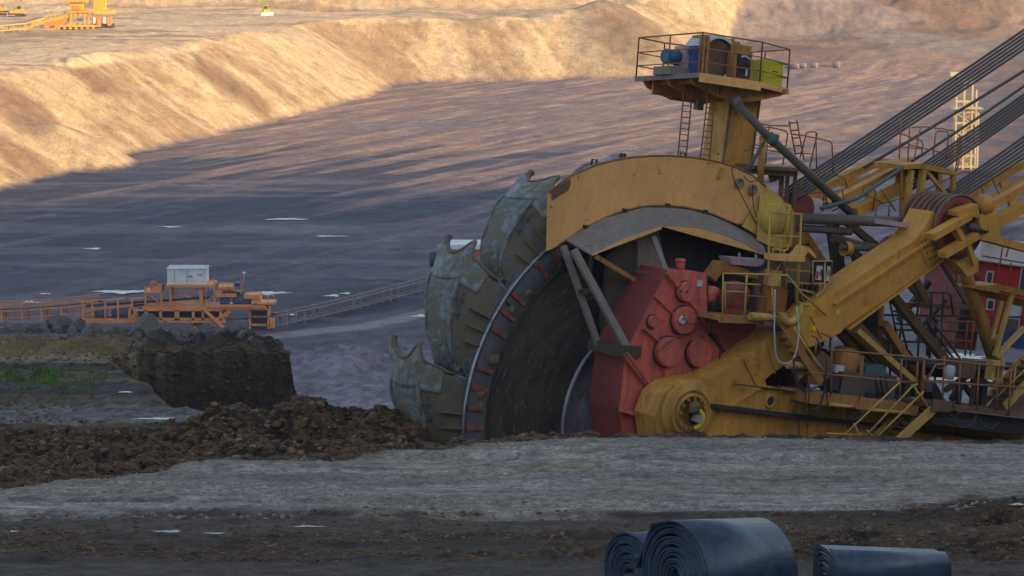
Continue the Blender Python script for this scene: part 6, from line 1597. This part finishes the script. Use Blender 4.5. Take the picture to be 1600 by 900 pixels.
# ---- rolls of conveyor belt in front
m, t, b = new_mat('belt_rubber')
v = objcoord(t); nn = noise(t, v, 2.2, 8, .7); n2_ = noise(t, objcoord(t, (1, 1, 4)), 5, 6, .7)
c_ = mixn(t, ramp(t, nn, [(.40, 0), (.62, 1)]), (.014, .024, .042), (.040, .075, .125)); c_ = mixn(t, ramp(t, n2_, [(.60, 0), (.74, .7)]), c_, (.16, .19, .23))
t.links.new(c_, b.inputs['Base Color']); b.inputs['Roughness'].default_value = .33; b.inputs['Specular IOR Level'].default_value = .7; bump(t, b, nn, .3, .02); M['belt'] = m
m, t, b = new_mat('belt_edge'); b.inputs['Base Color'].default_value = (.022, .022, .025, 1); b.inputs['Roughness'].default_value = .6; M['belt_edge'] = m
def belt_sheet(path, ax, wdt, th=.028):
    """thick sheet following a 2-D path (list of (a, h)) extruded along ax"""
    mb = MB(); ax = Vector(ax).normalized(); e = Vector((0, 0, 1)).cross(ax).normalized() * -1
    n = len(path); rows = []
    for i, (a, h) in enumerate(path):
        a0, h0 = path[max(0, i - 1)]; a1, h1 = path[min(n - 1, i + 1)]
        tx, tz_ = a1 - a0, h1 - h0; L = math.hypot(tx, tz_) or 1; nx, nz = -tz_ / L * th / 2, tx / L * th / 2
        for s_ in (1, -1):
            for k in (0, 1): rows.append(e * (a + nx * s_) + Vector((0, 0, h + nz * s_)) + ax * wdt * k)
    mb.v = rows
    for i in range(n - 1):
        a = 4 * i; b_ = a + 4
        mb.face([a, b_, b_ + 1, a + 1], True); mb.face([a + 2, a + 3, b_ + 3, b_ + 2], True); mb.face([a, a + 2, b_ + 2, b_]); mb.face([a + 1, b_ + 1, b_ + 3, a + 3])
    mb.face([0, 1, 3, 2]); k = 4 * (n - 1); mb.face([k, k + 2, k + 3, k + 1])
    return mb
def spiral(r0, r1, turns, a_end=0.0, sq=1.0, cx=0, cz=0, seed=0):
    n = int(turns * 44); P = []
    for i in range(n + 1):
        f = i / n; a = a_end - (1 - f) * turns * 2 * math.pi; r = r0 + (r1 - r0) * f + .010 * math.sin(a * 1.37 + seed) + .005 * math.sin(a * 3.3 + seed)
        ca, sa = math.cos(a), math.sin(a)
        if sq != 1.0: ca = math.copysign(abs(ca) ** sq, ca); sa = math.copysign(abs(sa) ** sq, sa)
        P.append((cx + ca * r, cz + sa * r))
    return P

# front roll whose outer end loops over to a second roll behind it
RY = 38.2
c1 = at(1054, 897, RY); gz1 = ground_z(terrain, c1.x, c1.y)
axd = Vector((math.sin(R(56)), math.cos(R(56)), -.10))
rr1 = (at(1061, 813, RY).z - gz1) / 2
cz1 = gz1 + rr1
path = spiral(.10, rr1 - .03, 13, R(100), 1.0)
ae = path[-1]
path += [(-.55 * rr1 / .8, .80 * rr1), (-.82 * rr1, .52 * rr1), (-1.0 * rr1, .18 * rr1), (-1.12 * rr1, -.03), (-1.20 * rr1, -.06), (-1.25 * rr1, .02), (-1.20 * rr1, .14)]
o = belt_sheet(path, axd, 1.55).build('belt_roll', 'belt'); o.location = (c1.x, c1.y, cz1)
tag(o, 'large dark blue roll of conveyor belt with coiled end and a loose loop', 'belt roll', 'rolls of spare conveyor belt in the foreground')
c2 = at(982, 905, RY + 1.15); gz2 = ground_z(terrain, c2.x, c2.y); rr2 = (at(982, 831, RY + 1.15).z - gz2) / 2
o = belt_sheet(spiral(.10, rr2, 12, R(60), 1.0, seed=2), axd, 1.5).build('belt_roll', 'belt'); o.location = (c2.x, c2.y, gz2 + rr2)
tag(o, 'smaller coiled black belt roll half hidden behind the left side of the large roll', 'belt roll', 'rolls of spare conveyor belt in the foreground')
c3 = at(1288, 897, 39.2); e3 = at(1468, 897, 39.5); d3_ = Vector((e3.x - c3.x, .35, -.14)); w3 = d3_.length
gz3 = ground_z(terrain, c3.x, c3.y); rr3 = (at(1290, 852, 39.2).z - gz3) / 2
o = belt_sheet(spiral(.10, rr3, 9, R(80), 0.55, seed=5), d3_, w3).build('belt_roll', 'belt'); o.location = (c3.x, c3.y, gz3 + rr3)
tag(o, 'dark blue belt roll lying broadside at the bottom edge, right of the large roll', 'belt roll', 'rolls of spare conveyor belt in the foreground')

# ---- dusty air over the pit
hb = MB().box(-16000, 16000, -1600, 5400, CZ - 90, CZ + 420); hz = hb.build('haze', 'glass')
hm = bpy.data.materials.new('haze_air'); hm.use_nodes = True; t = hm.node_tree; t.nodes.clear()
o_ = t.nodes.new('ShaderNodeOutputMaterial'); pv = t.nodes.new('ShaderNodeVolumePrincipled')
pv.inputs['Color'].default_value = (.82, .86, .95, 1); pv.inputs['Density'].default_value = .00018; pv.inputs['Anisotropy'].default_value = .2
t.links.new(pv.outputs[0], o_.inputs['Volume']); hz.data.materials.clear(); hz.data.materials.append(hm)
hz['kind'] = 'stuff'; hz['label'] = 'thin dusty haze hanging over the pit'; hz['category'] = 'haze'
